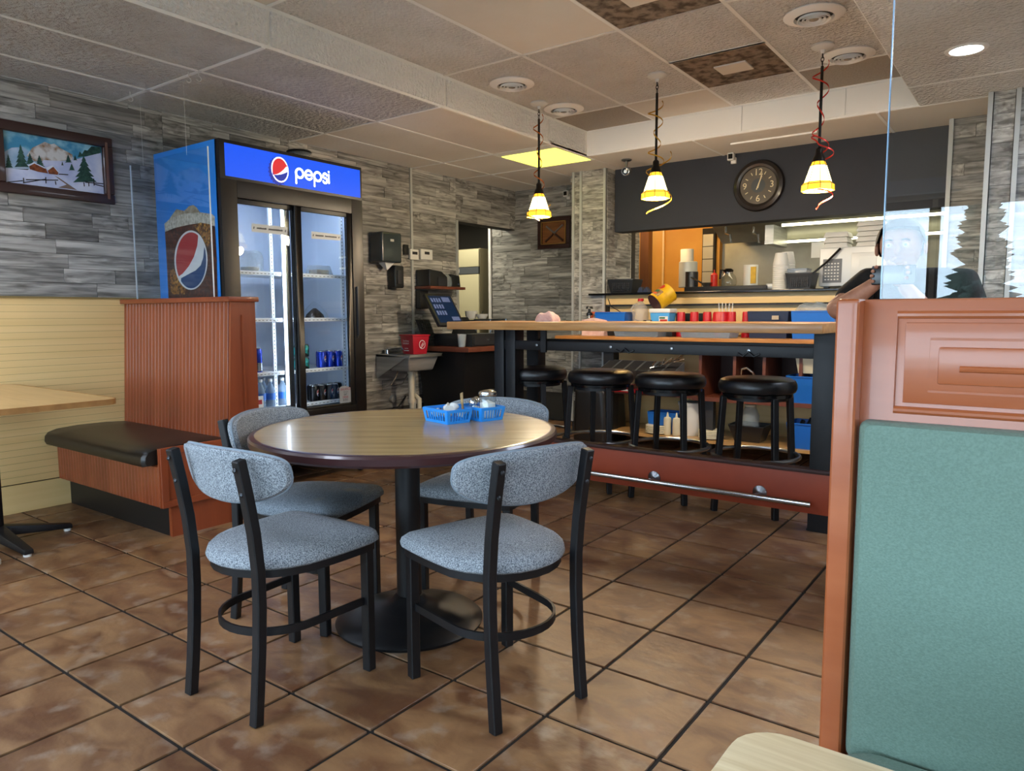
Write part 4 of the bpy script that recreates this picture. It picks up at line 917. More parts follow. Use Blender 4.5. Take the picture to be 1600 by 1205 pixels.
scr = [Vector((-4.33+dx, c0.y+dy, c0.z+dz)) for dx, dy, dz in ((-.09, -.17, .15), (-.09, .17, .15), (.09, .17, -.13), (.09, -.17, -.13))]
nn = (scr[1]-scr[0]).cross(scr[3]-scr[0]).normalized(); nn = nn if nn.x > 0 else -nn
M().prism([p-off-nn*.03 for p in scr], nn*.035).build('bezel', 'dark_plastic', t, bev=.008)
def sc2(u, v): return scr[0].lerp(scr[1], u).lerp(scr[3].lerp(scr[2], u), v)-off+nn*.0058
M().poly([sc2(.07, .08), sc2(.93, .08), sc2(.93, .92), sc2(.07, .92)]).build('display', 'screen', t)
sm = M()
for (u0, u1, v0, v1) in ((.55, .85, .12, .27), (.6, .9, .74, .86)): sm.poly([sc2(a, b_)+nn*.0006 for a, b_ in ((u0, v0), (u1, v0), (u1, v1), (u0, v1))])
for i in range(4):
    for j in range(3): sm.poly([sc2(a, b_)+nn*.0006 for a, b_ in ((.12+i*.1, .15+j*.2), (.19+i*.1, .15+j*.2), (.19+i*.1, .28+j*.2), (.12+i*.1, .28+j*.2))])
sm.build('screen_keys', 'screen_light', t, smooth=False)
M().hexa([(-.1, -.09, 0), (.06, -.09, 0), (.06, .09, 0), (-.1, .09, 0)], [(-.07, -.05, c0.z-off.z-.06), (-.02, -.05, c0.z-off.z-.06), (-.02, .05, c0.z-off.z-.06), (-.07, .05, c0.z-off.z-.06)]).build('foot', 'dark_plastic', t)
t = thing('keyboard', 'black keyboard leaning up against the wall beside the register', 'keyboard', (-4.62, 5.0, zc_+.005), math.radians(8))
M().hexa([(.0, -.09, 0), (.03, -.09, 0), (.03, .09, 0), (0, .09, 0)], [(-.1, -.09, .24), (-.07, -.09, .24), (-.07, .09, .24), (-.1, .09, .24)]).build('case', 'dark_plastic', t)
ks = M()
for i in range(7):
    for j in range(5):
        z = .03+i*.03; x = .03-.1*z/.24; y = -.07+j*.032; ks.hexa([(x, y, z), (x+.006, y, z+.002), (x+.006, y+.024, z+.002), (x, y+.024, z)], [(x-.009, y, z+.022), (x-.003, y, z+.024), (x-.003, y+.024, z+.024), (x-.009, y+.024, z+.022)])
ks.build('keys', 'charcoal', t)['kind'] = 'stuff'
t = thing('tip_glass', 'clear plastic glass standing beside the red pail', 'glass', (-4.2, 4.96, zc_+.001)); M().lathe([(.03, 0), (.042, .115), (.04, .115), (.028, .004), (0, .004)], 18).build('cup', 'clear_plastic', t)
# things beyond the doorway
t = thing('hall_fridge', 'cream upright refrigerator with a grey handle band in the hallway', 'refrigerator', (-5.6, 7.2, 0), world=True)
pa, pb, pc = at_y(714, 386, 6.9).x, at_y(750, 388, 6.9).x, 1.94
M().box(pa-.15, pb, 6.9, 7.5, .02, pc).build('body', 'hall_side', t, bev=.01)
zb = at_y(735, 423, 6.9).z
M().box(pa-.14, pb-.004, 6.875, 6.9, zb+.045, pc-.01).build('upper_door', 'hall_fridge', t, bev=.006); M().box(pa-.14, pb-.004, 6.875, 6.9, .1, zb-.045).build('lower_door', 'hall_fridge', t, bev=.006)
M().box(pa-.14, pb-.004, 6.87, 6.9, zb-.04, zb+.04).build('handle_band', 'grey_plastic', t); M().box(pa+.02, pa+.06, 6.865, 6.87, zb-.02, zb+.02).build('badge', 'white_plastic', t)
hl = bpy.data.lights.new('hall_fill', 'AREA'); hl.energy = 22; hl.size = .6; hl.color = (1, .93, .72); ho = bpy.data.objects.new('hall_fill', hl); COL.objects.link(ho); ho.location = (-5.6, 6.2, 2.43)  # added light without a fixture, brightens the hall and its refrigerator
# ================================================================ BAR COUNTER
bar = thing('bar_counter', 'long high bar counter with a butcher-block top on black posts', 'counter', (-2.1, 4.1, 0), world=True)
M().box(-3.353, -.89, 3.80, 4.46, 1.046, 1.098).build('worktop', 'butcher_block', bar, bev=.005)
for x0, x1 in ((-3.05, -2.97), (-2.955, -2.875), (-.965, -.86)):
    M().box(x0, x1, 3.945, 4.05, .0 if x0 > -1 or x0 < -3 else .0, 1.046).build('post', 'black_metal', bar, bev=.004)
for x0, x1 in ((-3.05, -2.95), (-.965, -.86)): M().box(x0, x1, 4.33, 4.43, 0, 1.046).build('post', 'black_metal', bar, bev=.004)
bm_ = M().box(-2.97, -.965, 3.95, 4.0, .912, .972).build('cross_beam', 'black_metal', bar, bev=.004)
M().box(-2.97, -.965, 4.35, 4.4, .912, .972).build('cross_beam', 'black_metal', bar, bev=.004)
for x in (-2.7, -2.15, -1.75, -1.3): M().lathe([(.009, 0), (.009, .006), (0, .008)], 10, (x, 3.95, .945), (0, -1, 0)).build('bolt', 'dull_chrome', bm_)
M().box(-2.66, -2.62, 3.935, 3.95, .90, 1.046).build('bracket', 'black_metal', bar)
for x in (-2.05, -1.3):   # wrought hooks
    M().tube([(x-.06, 3.945, .93), (x-.03, 3.94, .915), (x, 3.94, .94), (x+.03, 3.94, .915), (x+.06, 3.945, .93)], .006, 6, up=(0, 1, 0)).build('scroll_hook', 'black_metal', bar)
fb = M().box(-3.1, -.855, 3.925, 3.945, .10, .315).build('foot_board', 'red_board', bar, bev=.003)
M().box(-3.1, -.852, 3.915, 4.0, .315, .335).build('board_cap', 'brown_dark', bar, bev=.004)
M().tube([(-3.05, 3.86, .165), (-.93, 3.86, .165)], .016, 14).build('foot_rail', 'chrome', bar)
for px, py in ((1022, 743), (1187, 766)):
    x = at_y(px, py, 3.92).x
    M().lathe([(.038, 0), (.038, .006), (.024, .014), (.012, .02), (.012, .065)], 20, (x, 3.925, .178), (0, -1, -.1)).build('rail_bracket', 'dull_chrome', bar)
x = -2.75; M().lathe([(.038, 0), (.038, .006), (.024, .014), (.012, .02), (.012, .065)], 20, (x, 3.925, .178), (0, -1, -.1)).build('rail_bracket', 'dull_chrome', bar)
tag(M().box(-.97, -.60, 3.95, 4.35, 0, .012).build('rubber_mat', 'mat_rubber', bev=.003), 'black rubber mat on the floor at the end of the bar', 'mat')
# towel
rn_ = random.Random(5); tw = M()
p = at_y(855, 496, 4.1)
def tf(u, v, h): return (p.x+u, 4.1+v, 1.0985+h*(1+.13*math.sin(u*60)*math.cos(v*45))+.003*math.sin(u*90+v*40)*(h > .01))
tw.pad([(.085*math.cos(a)*(1+.12*math.sin(5*a)), .06*math.sin(a)*(1+.12*math.cos(3*a))) for a in [2*PI*i/40 for i in range(40)]], [(1, .0), (1.02, .01), (.97, .026), (.85, .042), (.68, .052), (.5, .06), (.3, .057), (.15, .062)], tf)
tag(tw.build('cleaning_rag', 'pink_cloth'), 'crumpled pale pink rag lying on the bar counter', 'cloth')
t = thing('wire_rack', 'chrome wire rack standing in the doorway behind the register', 'rack', (-4.7, 5.9, 0), world=True)
for x in (-4.9, -4.5):
    for y in (5.76, 6.02): M().tube([(x, y, 0), (x, y, 1.10)], .012, 10, up=(0, 1, 0)).build('post', 'dull_chrome', t)
for z in (.25, .62, 1.08):
    w_ = M()
    for k in range(9): w_.tube([(-4.9+k*.05, 5.76, z), (-4.9+k*.05, 6.02, z)], .003, 5)
    w_.bar([(-4.9, 5.76, z), (-4.5, 5.76, z), (-4.5, 6.02, z), (-4.9, 6.02, z)], .006, .02, closed=True).build('wire_shelf', 'dull_chrome', t)
tag(M().box(-4.84, -4.62, 5.8, 5.98, .26, .42).build('cream_carton', 'cream_plastic', bev=.004), 'cream carton on the lower shelf of the wire rack', 'carton')
tag(M().box(-4.70, -4.46, 5.74, 5.95, 1.092, 1.10).build('black_tray', 'dark_plastic', bev=.002), 'flat black tray on top of the wire rack', 'tray')
for k, (x, y) in enumerate(((-4.83, 5.86), (-4.72, 5.9))):
    t = thing('white_bowl', ['tall white bowl on the wire rack in front of the cream refrigerator', 'white bowl with a utensil, right of the taller one'][k], 'bowl', (x, y, 1.101), 0, 'bowls on the wire rack')
    M().lathe([(.04, 0), (.06, .03), (.066, .08-.03*k), (.062, .08-.03*k), (.03, .006), (0, .006)], 20).build('bowl', 'white_plastic', t)
    if k: M().tube([(.0, -.02, .03), (.05, -.05, .075)], .006, 6).build('spoon', 'dark_plastic', t)
# stools
def make_stool():
    t = thing('bar_stool', 'x', 'stool')
    M().lathe([(.12, .69), (.195, .69), (.212, .70), (.219, .72), (.218, .745), (.207, .765), (.18, .777), (.09, .783), (0, .784)], 40).build('seat', 'stool_vinyl', t)
    M().lathe([(.16, .672), (.198, .672), (.198, .69), (.16, .69)], 40, cap=False).build('swivel_ring', 'black_gloss', t)
    for sx in (-1, 1):
        for sy_ in (-1, 1): M().bar([(sx*.145, sy_*.145, .675), (sx*.176, sy_*.176, 0)], .033, .033, up=(sx, sy_, .01)).build('leg', 'black_metal', t, bev=.003, seg=1)
    M().tube([(.243*math.cos(a), .243*math.sin(a), .325) for a in [2*PI*i/48 for i in range(48)]], .0115, 10, closed=True).build('foot_ring', 'dull_chrome', t)
    M().bar([(.168*math.cos(a), .168*math.sin(a), .662) for a in [2*PI*i/40 for i in range(40)]], .005, .02, closed=True).build('upper_ring', 'black_metal', t)
    return t
st0 = make_stool(); used = False
for x, y, rz, lab in ((-2.89, 4.22, .05, 'black round bar stool at the far left of the row'), (-2.37, 4.22, -.03, 'black round bar stool second from the left'),
                      (-1.875, 4.22, .02, 'black round bar stool second from the right, before the cubby shelves'), (-1.335, 4.22, 0, 'black round bar stool at the right end by the bar post')):
    s_ = copy_tree(st0) if used else st0; used = True; place(s_, (x, y, 0), rz, lab, 'stools along the bar')

# ================================================================ BACK COUNTER AND WHAT STANDS ON IT
BZ = .955
bc = thing('back_counter', 'back work counter with a wood front edge and open shelves below', 'counter', (-2.0, 5.8, 0), world=True)
M().box(-3.55, .2, 5.48, 6.14, BZ-.04, BZ).build('worktop', 'butcher_dark', bc, bev=.004)
M().box(-3.55, .2, 6.10, 6.14, .05, BZ-.04).build('back_board', 'wainscot', bc)
M().box(-3.2, .2, 5.62, 6.1, .455, .475).build('middle_shelf', 'brown_shelf', bc); M().box(-3.2, .2, 5.56, 6.1, .11, .135).build('bottom_shelf', 'tan_laminate', bc)
M().box(-3.12, -3.02, 5.6, 5.7, 0, BZ-.04).build('leg', 'black_metal', bc)
cb = M().box(-2.24, -1.20, 6.05, 6.1, .475, BZ-.05).build('cubby_back', 'brown_dark', bc)
for x in (-2.24, -1.96, -1.73, -1.46, -1.20): M().box(x-.012, x+.012, 5.62, 6.06, .475, BZ-.045).build('cubby_divider', 'brown_shelf', bc)
M().box(-2.3, -1.0, 5.6, 5.615, .445, .478).build('shelf_lip', 'brown_shelf', bc)
M().box(-2.21, -2.14, 5.66, 5.72, .02, .46).build('leg', 'charcoal', bc)
# grey sorting bins hanging
t = thing('cutlery_sorter', 'grey slanted bin rack of silverware under the back counter', 'rack', (-2.9, 5.6, .6), world=True)
for k in range(6):
    x = -3.06+k*.115
    M().hexa([(x, 5.50, .60), (x+.11, 5.50, .60), (x+.11, 5.62, .60), (x, 5.62, .60)], [(x, 5.42, .68), (x+.11, 5.42, .68), (x+.11, 5.62, .75), (x, 5.62, .75)]).build('bin', 'grey_plastic', t, smooth=False)
    M().hexa([(x+.008, 5.425, .681), (x+.102, 5.425, .681), (x+.102, 5.61, .744), (x+.008, 5.61, .744)], [(x+.008, 5.42, .683), (x+.102, 5.42, .683), (x+.102, 5.61, .748), (x+.008, 5.61, .748)]).build('bin_mouth', 'charcoal', t, smooth=False)
rn_ = random.Random(9)
for k in range(12):
    x = -2.62+k*.022; z = .70+k*.006
    s_ = M().tube([(x, 5.45+rn_.uniform(0, .05), z), (x+rn_.uniform(.06, .12), 5.42+rn_.uniform(0, .06), z+rn_.uniform(.02, .07))], .006, 6)
    tag(s_.build('cutlery_piece', 'chrome'), ORD[k]+' loose metal cutlery handle from the left in the grey bins', 'cutlery', 'cutlery in the sorter')
t = thing('red_tray', 'long flat red tray lying on the shelf behind the stools', 'tray', (-2.75, 5.65, .48), world=True); M().box(-3.1, -2.42, 5.56, 5.9, .476, .515).build('tray', 'cup_red', t, bev=.006)
for x in (-2.92, -2.7, -2.5): M().box(x, x+.09, 5.557, 5.56, .488, .502).build('print', 'paper', t)
def tub(name, x0, x1, y0, y1, z, h, m, label, group, taper=.85, rim=True):
    t = thing(name, label, 'tub', ((x0+x1)/2, (y0+y1)/2, z), 0, group); a, b = (x1-x0)/2, (y1-y0)/2; c, d = a*taper, b*taper; th = .004
    sh = M()
    B = [(-c, -d), (c, -d), (c, d), (-c, d)]; T = [(-a, -b), (a, -b), (a, b), (-a, b)]
    for i in range(4):
        j = (i+1) % 4; P = [Vector((*B[i], .0)), Vector((*B[j], .0)), Vector((*T[j], h)), Vector((*T[i], h))]
        n_ = -(P[1]-P[0]).cross(P[3]-P[0]).normalized()*th; sh.prism(P, n_)
    sh.box(-c, c, -d, d, 0, .004); sh.build('shell', m, t, smooth=False)
    if rim: M().bar([(x, y, h) for x, y in rrect(-a, a, -b, b, min(a, b)*.2, 4)], .012, .008, closed=True).build('rim', m, t)
    return t
tub('blue_bin', -1.56, -1.33, 5.60, 5.85, .4755, .20, 'tub_blue', 'upright blue plastic bin on the middle shelf at the right', 'blue bins under the back counter', .9)
b_ = tub('blue_bin', -1.54, -1.30, 5.58, 5.85, .136, .19, 'tub_blue', 'blue plastic bin on the bottom shelf at the right', 'blue bins under the back counter', .85)
for k, (x, z) in enumerate(((-1.5, .3), (-1.44, .32), (-1.38, .31))): tag(M().tube([(x, 5.66, z-.1), (x+.04, 5.75, z+.03)], .016, 8).build('spray_nozzle', 'dark_plastic'), ['black bottle top poking out of the lower blue bin, left', 'black bottle top poking out of the lower blue bin, middle', 'black bottle top poking out of the lower blue bin, right'][k], 'nozzle', 'nozzles in the blue bin')
tub('blue_bin', -2.72, -2.45, 5.66, 5.85, .14, .17, 'tub_blue', 'small blue bin behind the second stool', 'blue bins under the back counter', .9)
tub('white_tub', -1.50, -1.28, 5.62, 5.95, .70, .12, 'cream_plastic', 'white rectangular tub perched on the blue bin', 'white tubs', .85)
tub('white_tub', -1.44, -1.24, 5.7, 6.0, .80, .08, 'cream_plastic', 'second white tub behind the perched one', 'white tubs', .85)
tub('black_bin', -2.0, -1.72, 5.62, 5.86, .136, .13, 'dark_plastic', 'black bin on the bottom shelf between two stools', 'bins', .7)
t = thing('white_pail', 'white round pail on the bottom shelf behind the second and third stools', 'bucket', (-2.36, 5.74, .136)); M().lathe([(.08, 0), (.1, .25), (.106, .25), (.106, .27), (.09, .27), (.075, .01), (0, .01)], 24).build('pail', 'white_plastic', t); M().lathe([(.108, .262), (.108, .276), (0, .278)], 24).build('lid', 'white_plastic', t)
for k, (x, z) in enumerate(((-2.52, .136), (-2.44, .136), (-2.83, .136))):
    t = thing('squeeze_bottle', ['squeeze bottle left of the white pail', 'squeeze bottle touching the white pail', 'dark squeeze bottle left of the small blue bin'][k], 'bottle', (x, 5.63, z), 0, 'squeeze bottles'); m_ = 'cream_plastic' if k < 2 else 'grey_plastic'
    M().lathe([(.03, 0), (.032, .01), (.032, .13), (.028, .145), (.012, .15), (.004, .19), (0, .19)], 14).build('bottle', m_, t)
t = thing('clear_jug', 'clear plastic jug standing in the black bin', 'jug', (-1.86, 5.73, .142)); M().lathe([(.06, 0), (.07, .02), (.07, .2), (.05, .25), (.04, .27)], 18).build('jug', 'clear_plastic', t); M().lathe([(.042, .268), (.042, .285), (0, .286)], 14).build('lid', 'cream_plastic', t)
for k, x in enumerate((-2.15, -2.62)):
    t = thing('filter_stack', ['stack of white coffee filters right of the white pail', 'stack of white coffee filters beside the squeeze bottles'][k], 'filters', (x, 5.65, .136), 0, 'paper filters')
    for j in range(5): M().lathe([(.07, j*.013), (.1, .012+j*.013), (.098, .02+j*.013), (0, .012+j*.013)], 24).build('filter', 'cream_plastic', t)
tag(M().tube([(-1.9, 5.6, .66), (-1.88, 5.56, .72), (-1.84, 5.55, .73), (-1.80, 5.56, .7), (-1.79, 5.6, .66)], .01, 8, up=(0, 1, 0)).build('pitcher_handle', 'chrome'), 'chrome handle in the brown cubby', 'handle')
tag(M().hexa([(-3.38, 5.5, .0), (-3.02, 5.5, .0), (-3.02, 5.9, .0), (-3.38, 5.9, .0)], [(-3.36, 5.5, .5), (-3.06, 5.5, .5), (-3.06, 5.9, .5), (-3.36, 5.9, .5)]).build('trash_bag_bin', 'black_vinyl', bev=.05, seg=4), 'black bagged waste bin behind the first two stools', 'bin')
# clear tubs on the front of the back counter
tub('clear_bin', -2.98, -2.55, 5.5, 5.72, BZ+.001, .09, 'clear_tub', 'clear plastic bin under the left half of the bar top', 'clear bins', .9); tub('clear_bin', -2.38, -1.95, 5.5, 5.72, BZ+.001, .09, 'clear_tub', 'clear plastic bin under the middle of the bar top', 'clear bins', .9)
# red cups
IY = 5.78
def cup(px, n, label, w=.036):
    p = at_y(px, 500, IY); t = thing('red_tumbler', label, 'cup', (p.x, IY, BZ+.001), 0, 'red tumblers behind the bar')
    h = .205; M().lathe([(w*1.12, 0), (w*1.12, .03), (w*1.02, .032), (w*.95, h-.012), (w*.85, h), (0, h)], 18).build('cup', 'cup_red', t)
    M().lathe([(w*1.14, .05), (w*1.14, .062)], 18).build('stacked_lip', 'cup_red', t)
for k, (px, lab) in enumerate(((1064, 'red tumbler nearest the white tub'), (1085, 'second red tumbler from the white tub'), (1105, 'third red tumbler from the white tub'), (1143, 'fifth red tumbler, touching the wide red one'), (1167, 'red tumbler nearest the navy tub'))): cup(px, 2, lab)
cup(1126, 2, 'wide red tumbler in the middle of the row', .065)
tub('navy_tub', at_y(1177, 490, 5.8).x, at_y(1240, 490, 5.8).x, 5.66, 5.95, BZ+.001, .205, 'tub_navy', 'navy blue plastic tub behind the right end of the bar', 'tubs behind the bar', .9)
p = at_y(1212, 496, 5.66); tag(M().box(p.x-.025, p.x+.025, 5.645, 5.652, 1.10, 1.13).build('tub_tag', 'kraft'), 'small pale tag on the navy tub', 'tag')
tub('blue_tub', at_y(1244, 490, 5.8).x, at_y(1312, 490, 5.8).x, 5.66, 5.98, BZ+.001, .205, 'tub_blue', 'bright blue plastic tub at the right end behind the bar', 'tubs behind the bar', .92)
q = at_y(1275, 480, 5.85); tag(M().pad([(.14*math.cos(a), .1*math.sin(a)) for a in [2*PI*i/24 for i in range(24)]], [(1, 1.165), (1.02, 1.18), (.9, 1.205), (.5, 1.225)], lambda u, v, h: (q.x+u, 5.82+v, h+.01*math.sin(u*60))).build('wrapped_packet', 'clear_plastic'), 'clear plastic wrapped packet on top of the bright blue tub', 'packet')
tub('blue_dish', at_y(938, 490, 5.8).x, at_y(985, 490, 5.8).x, 5.7, 5.9, 1.05, .11, 'tub_blue', 'blue rectangular dish left of the clear milk jug', 'tubs behind the bar', .92)
tag(M().box(at_y(938, 490, 5.8).x, at_y(1060, 490, 5.8).x, 5.68, 5.95, BZ+.001, 1.049).build('riser_box', 'dark_plastic', bev=.004), 'low dark riser under the dish, jug and tub', 'riser')
p = at_y(1001, 480, 5.78)
t = thing('milk_jug', 'empty clear milk jug with a red cap beside the yellow can', 'jug', (p.x, 5.78, 1.05)); M().lathe([(.062, 0), (.07, .01), (.07, .11), (.055, .16), (.028, .19), (.02, .2), (.02, .21)], 16).build('jug', 'clear_jug', t); M().lathe([(.025, .205), (.025, .228), (0, .23)], 14).build('cap', 'cup_red', t); M().tube([(-.06, -.01, .1), (-.085, -.01, .13), (-.06, -.01, .17), (-.03, -.01, .18)], .012, 8, up=(0, 1, 0)).build('handle', 'clear_jug', t)
p = at_y(1036, 495, 5.74)
t = thing('ice_cream_tub', 'white and light blue plastic tub under the tipped yellow can', 'tub', (p.x, 5.74, 1.05)); M().hexa([(-.08, -.06, 0), (.08, -.06, 0), (.08, .06, 0), (-.08, .06, 0)], [(-.09, -.07, .105), (.09, -.07, .105), (.09, .07, .105), (-.09, .07, .105)]).build('tub', 'tub_sky', t, bev=.012, seg=3); M().box(-.095, .095, -.075, .075, .105, .14).build('rim_band', 'tub_white', t, bev=.008); M().box(-.005, .075, -.0705, -.068, .02, .075).build('label', 'tub_white', t); M().box(.005, .07, -.072, -.0702, .03, .05).build('label_print', 'label_red', t); M().box(.0, .05, -.0722, -.0702, .055, .068).build('label_print', 'label_green', t)
t = thing('yellow_can', 'large yellow food can tipped over to drain into the white tub', 'can', (p.x-.01, 5.76, 1.192))
ax = Vector((.42, .62, .48)).normalized(); mouth = Vector((-.045, -.07, .045)); R_ = .082
M().lathe([(R_, 0), (R_+.003, .003), (R_, .008), (R_, .165), (R_+.003, .17), (R_*.95, .172), (0, .17)], 32, mouth, ax).build('can_shell', 'label_yellow', t); M().lathe([(R_*.98, .0), (0, .03)], 32, mouth+ax*.002-ax*.004, ax).build('can_mouth', 'can_inside', t)
uu = ax.cross(Vector((0, 0, 1))).normalized(); vv_ = uu.cross(ax)
def onl(a, h, k): d = uu*math.sin(a)+vv_*math.cos(a); return mouth+ax*h+d*(R_+.001+.0006*k)
wrap(M(), [(-.1+.6*u, .125-.032*math.sqrt(1-u*u), .125+.032*math.sqrt(1-u*u)) for u in [-1+i/8 for i in range(17)]], lambda a, h: onl(a, h, 1)).build('label_tomato', 'label_red', t)
wrap(M(), [(-1.0+1.9*i/14, .018, .088) for i in range(15)], lambda a, h: onl(a, h, .5)).build('label_field', 'cake', t)
wrap(M(), [(-.85+1.3*i/14, .056, .082) for i in range(15)], lambda a, h: onl(a, h, 1)).build('label_band', 'label_green', t)
wrap(M(), [(-.5+1.0*i/14, .028, .046) for i in range(15)], lambda a, h: onl(a, h, 1)).build('label_word', 'orange_plastic', t)
p = at_y(1015, 494, 5.7); t = thing('small_device', 'small black box with a white label beside the white tub', 'box', (p.x, 5.7, 1.05)); M().box(-.045, .035, -.03, .03, 0, .045).build('case', 'dark_plastic', t, bev=.004); M().box(-.015, .02, -.0315, -.03, .008, .038).build('label', 'paper', t)
p = at_y(921, 490, 5.8); t = thing('syrup_pourer', 'glass syrup pourer with a black top at the left end behind the bar', 'dispenser', (p.x, 5.8, BZ+.001)); M().lathe([(.045, 0), (.05, .1), (.03, .16), (.025, .18)], 16).build('jar', 'jar_glass', t); M().lathe([(.03, .175), (.03, .2), (.012, .21), (.012, .235), (.035, .237), (.03, .26), (0, .262)], 16).build('top', 'dark_plastic', t)
p = at_y(947, 487, 6.0); t = thing('coffee_pot', 'coffee pot with an orange handle and collar behind the bar', 'coffee pot', (p.x-.03, 6.02, BZ+.001)); M().lathe([(.06, 0), (.08, .03), (.085, .08), (.06, .14), (.055, .16)], 20).build('pot', 'coffee', t); M().lathe([(.058, .155), (.062, .2), (.05, .21), (0, .21)], 20).build('collar', 'orange_plastic', t); M().bar([(-.06, -.02, .2), (-.11, -.03, .205), (-.12, -.03, .12), (-.115, -.03, .09)], .02, .016, up=(0, 1, 0)).build('handle', 'orange_plastic', t)
p = at_y(933, 497, 5.7); tag(M().hexa([(p.x-.1, 5.6, BZ+.001), (p.x+.12, 5.6, BZ+.001), (p.x+.12, 5.7, BZ+.001), (p.x-.1, 5.7, BZ+.001)], [(p.x-.1, 5.6, 1.095), (p.x+.02, 5.6, 1.115), (p.x+.1, 5.7, 1.09), (p.x-.1, 5.7, 1.085)]).build('folded_paper', 'pink_cloth'), 'folded pale pink paper in front of the coffee pot', 'paper')
tub('dark_dish', at_y(1056, 490, 5.9).x, at_y(1098, 490, 5.9).x, 5.9, 6.05, BZ+.001, .19, 'dark_plastic', 'dark dish standing behind the red tumblers', 'tubs behind the bar', .95)
for k in range(5):
    p = at_y(1126+k*4, 480, 5.92); tag(M().tube([(p.x, 5.92, 1.0), (p.x+.008*(k-2), 5.92, 1.235)], .004, 6, up=(0, 1, 0)).build('drinking_straw', 'foam_white'), ['white straw furthest left behind the red tumblers', 'second white straw from the left', 'middle white straw of the bunch', 'fourth white straw from the left', 'white straw furthest right of the bunch'][k], 'straw', 'straws behind the red cups')
tag(M().tube([(-3.35, 6.08, 1.31), (-3.3, 6.05, 1.22), (-3.15, 6.05, 1.14), (-3.0, 6.04, 1.08)], .004, 6, up=(0, 1, 0)).build('thin_cord', 'dark_plastic'), 'thin black cord hanging down from the pass ledge', 'cord')

# ================================================================ PENDANT LAMPS
def pendant(x, y, zb, top, label, rm):
    t = thing('pendant_lamp', label, 'lamp', (x, y, zb), 0, 'stained glass pendants over the bar'); H_ = RZ-zb
    M().lathe([(.062, H_-.002), (.064, H_-.012), (.05, H_-.022), (.014, H_-.03), (.01, H_-.05), (0, H_-.05)], 24).build('canopy', 'white_plastic', t)
    ch = M()
    for k in range(3): ch.tube([(.008*math.cos(a)*(k % 2), .008*math.cos(a)*(1-k % 2), H_-.06-k*.022+.014*math.sin(a)) for a in [2*PI*i/12 for i in range(12)]], .0025, 6, closed=True, up=(.3, .4, .9))
    ch.build('hook_chain', 'bronze', t)
    M().tube([(0, 0, H_-.12), (0, 0, .2)], .0085, 10, up=(0, 1, 0)).build('rod', 'bronze', t)
    M().lathe([(.012, .25), (.02, .24), (.022, .21), (.034, .19), (.038, .168), (0, .168)], 16).build('shade_cap', 'bronze', t)
    n_ = 8; prof = [(.036, .168), (.046, .146), (.078, .048), (.092, .036), (.094, 0)]
    def ring(i, k): a = 2*PI*(k+.5)/n_; return Vector((prof[i][0]*math.cos(a), prof[i][0]*math.sin(a), prof[i][1]))
    for i, m_ in ((0, 'shade_amber'), (1, 'shade_glass'), (2, 'shade_amber'), (3, 'shade_amber')):
        for k in range(n_):
            q = [ring(i, k), ring(i, k+1), ring(i+1, k+1), ring(i+1, k)]; c = sum(q, Vector())/4
            M().prism([c+(v-c)*.985 for v in q], (c.normalized().xy.to_3d())*-.002).build('shade_panel', m_, t, smooth=False)
    ld = M()
    for k in range(n_): ld.tube([ring(i, k) for i in range(5)], .0018, 5)
    for i in range(1, 4): ld.tube([ring(i, k) for k in range(n_)], .0016, 5, closed=True)
    ld.build('lead_came', 'lead', t)
    M().lathe([(0, .03), (.026, .04), (.032, .065), (.026, .095), (.014, .12), (0, .12)], 16).build('bulb', 'bulb', t)
    l = bpy.data.lights.new('pendant_light', 'POINT'); l.energy = 40; l.color = (1, .80, .55); l.shadow_soft_size = .05
    lo = bpy.data.objects.new('pendant_light', l); COL.objects.link(lo); lo.parent = t; lo.location = (0, 0, -.03)
    for (tone, z0, z1, ph, rr, turns) in rm:
        b = M(); N_ = 70; L = []
        for i in range(N_+1):
            f = i/N_; a = ph+f*turns*2*PI; z = z0+(z1-z0)*f; q = rr*(.55+.45*math.sin(f*9+ph)); L.append((x+.012*math.cos(a)+q*math.cos(a), y+.012*math.sin(a)+q*math.sin(a), zb+z))
        b.sweep(L, [(-.001, -.004), (.001, -.004), (.001, .004), (-.001, .004)])
        tag(b.build('curling_ribbon', tone), RL.pop(0), 'ribbon', 'party ribbons wound on the pendants')
RL = ['orange curling ribbon wound on the leftmost pendant rod', 'gold ribbon loop under the leftmost pendant shade', 'gold curling ribbon wound on the middle pendant rod', 'gold ribbon curl hanging below the middle pendant shade',
      'red curling ribbon wound on the rightmost pendant rod', 'red ribbon loop hanging below the rightmost pendant shade', 'short red ribbon curl just above the rightmost shade']
pendant(-3.104, 4.57, 1.87, RZ, 'leftmost stained glass pendant lamp, over the left end of the bar', [('ribbon_orange', .74, .2, 0, .03, 3.3), ('ribbon_gold', .10, -.03, 1, .09, .7)])
pendant(-2.133, 4.511, 1.905, RZ, 'middle stained glass pendant lamp over the bar', [('ribbon_gold', .62, .22, 0, .045, 3.2), ('ribbon_gold', .3, -.09, .4, .11, 1.4)])
pendant(-1.137, 4.61, 1.868, RZ, 'rightmost stained glass pendant lamp, nearest the booth partition', [('ribbon_red', .74, .2, 0, .04, 3.4), ('ribbon_red', .06, -.1, 3.2, .085, .8), ('ribbon_red', .34, .14, 2, .07, 1.2)])
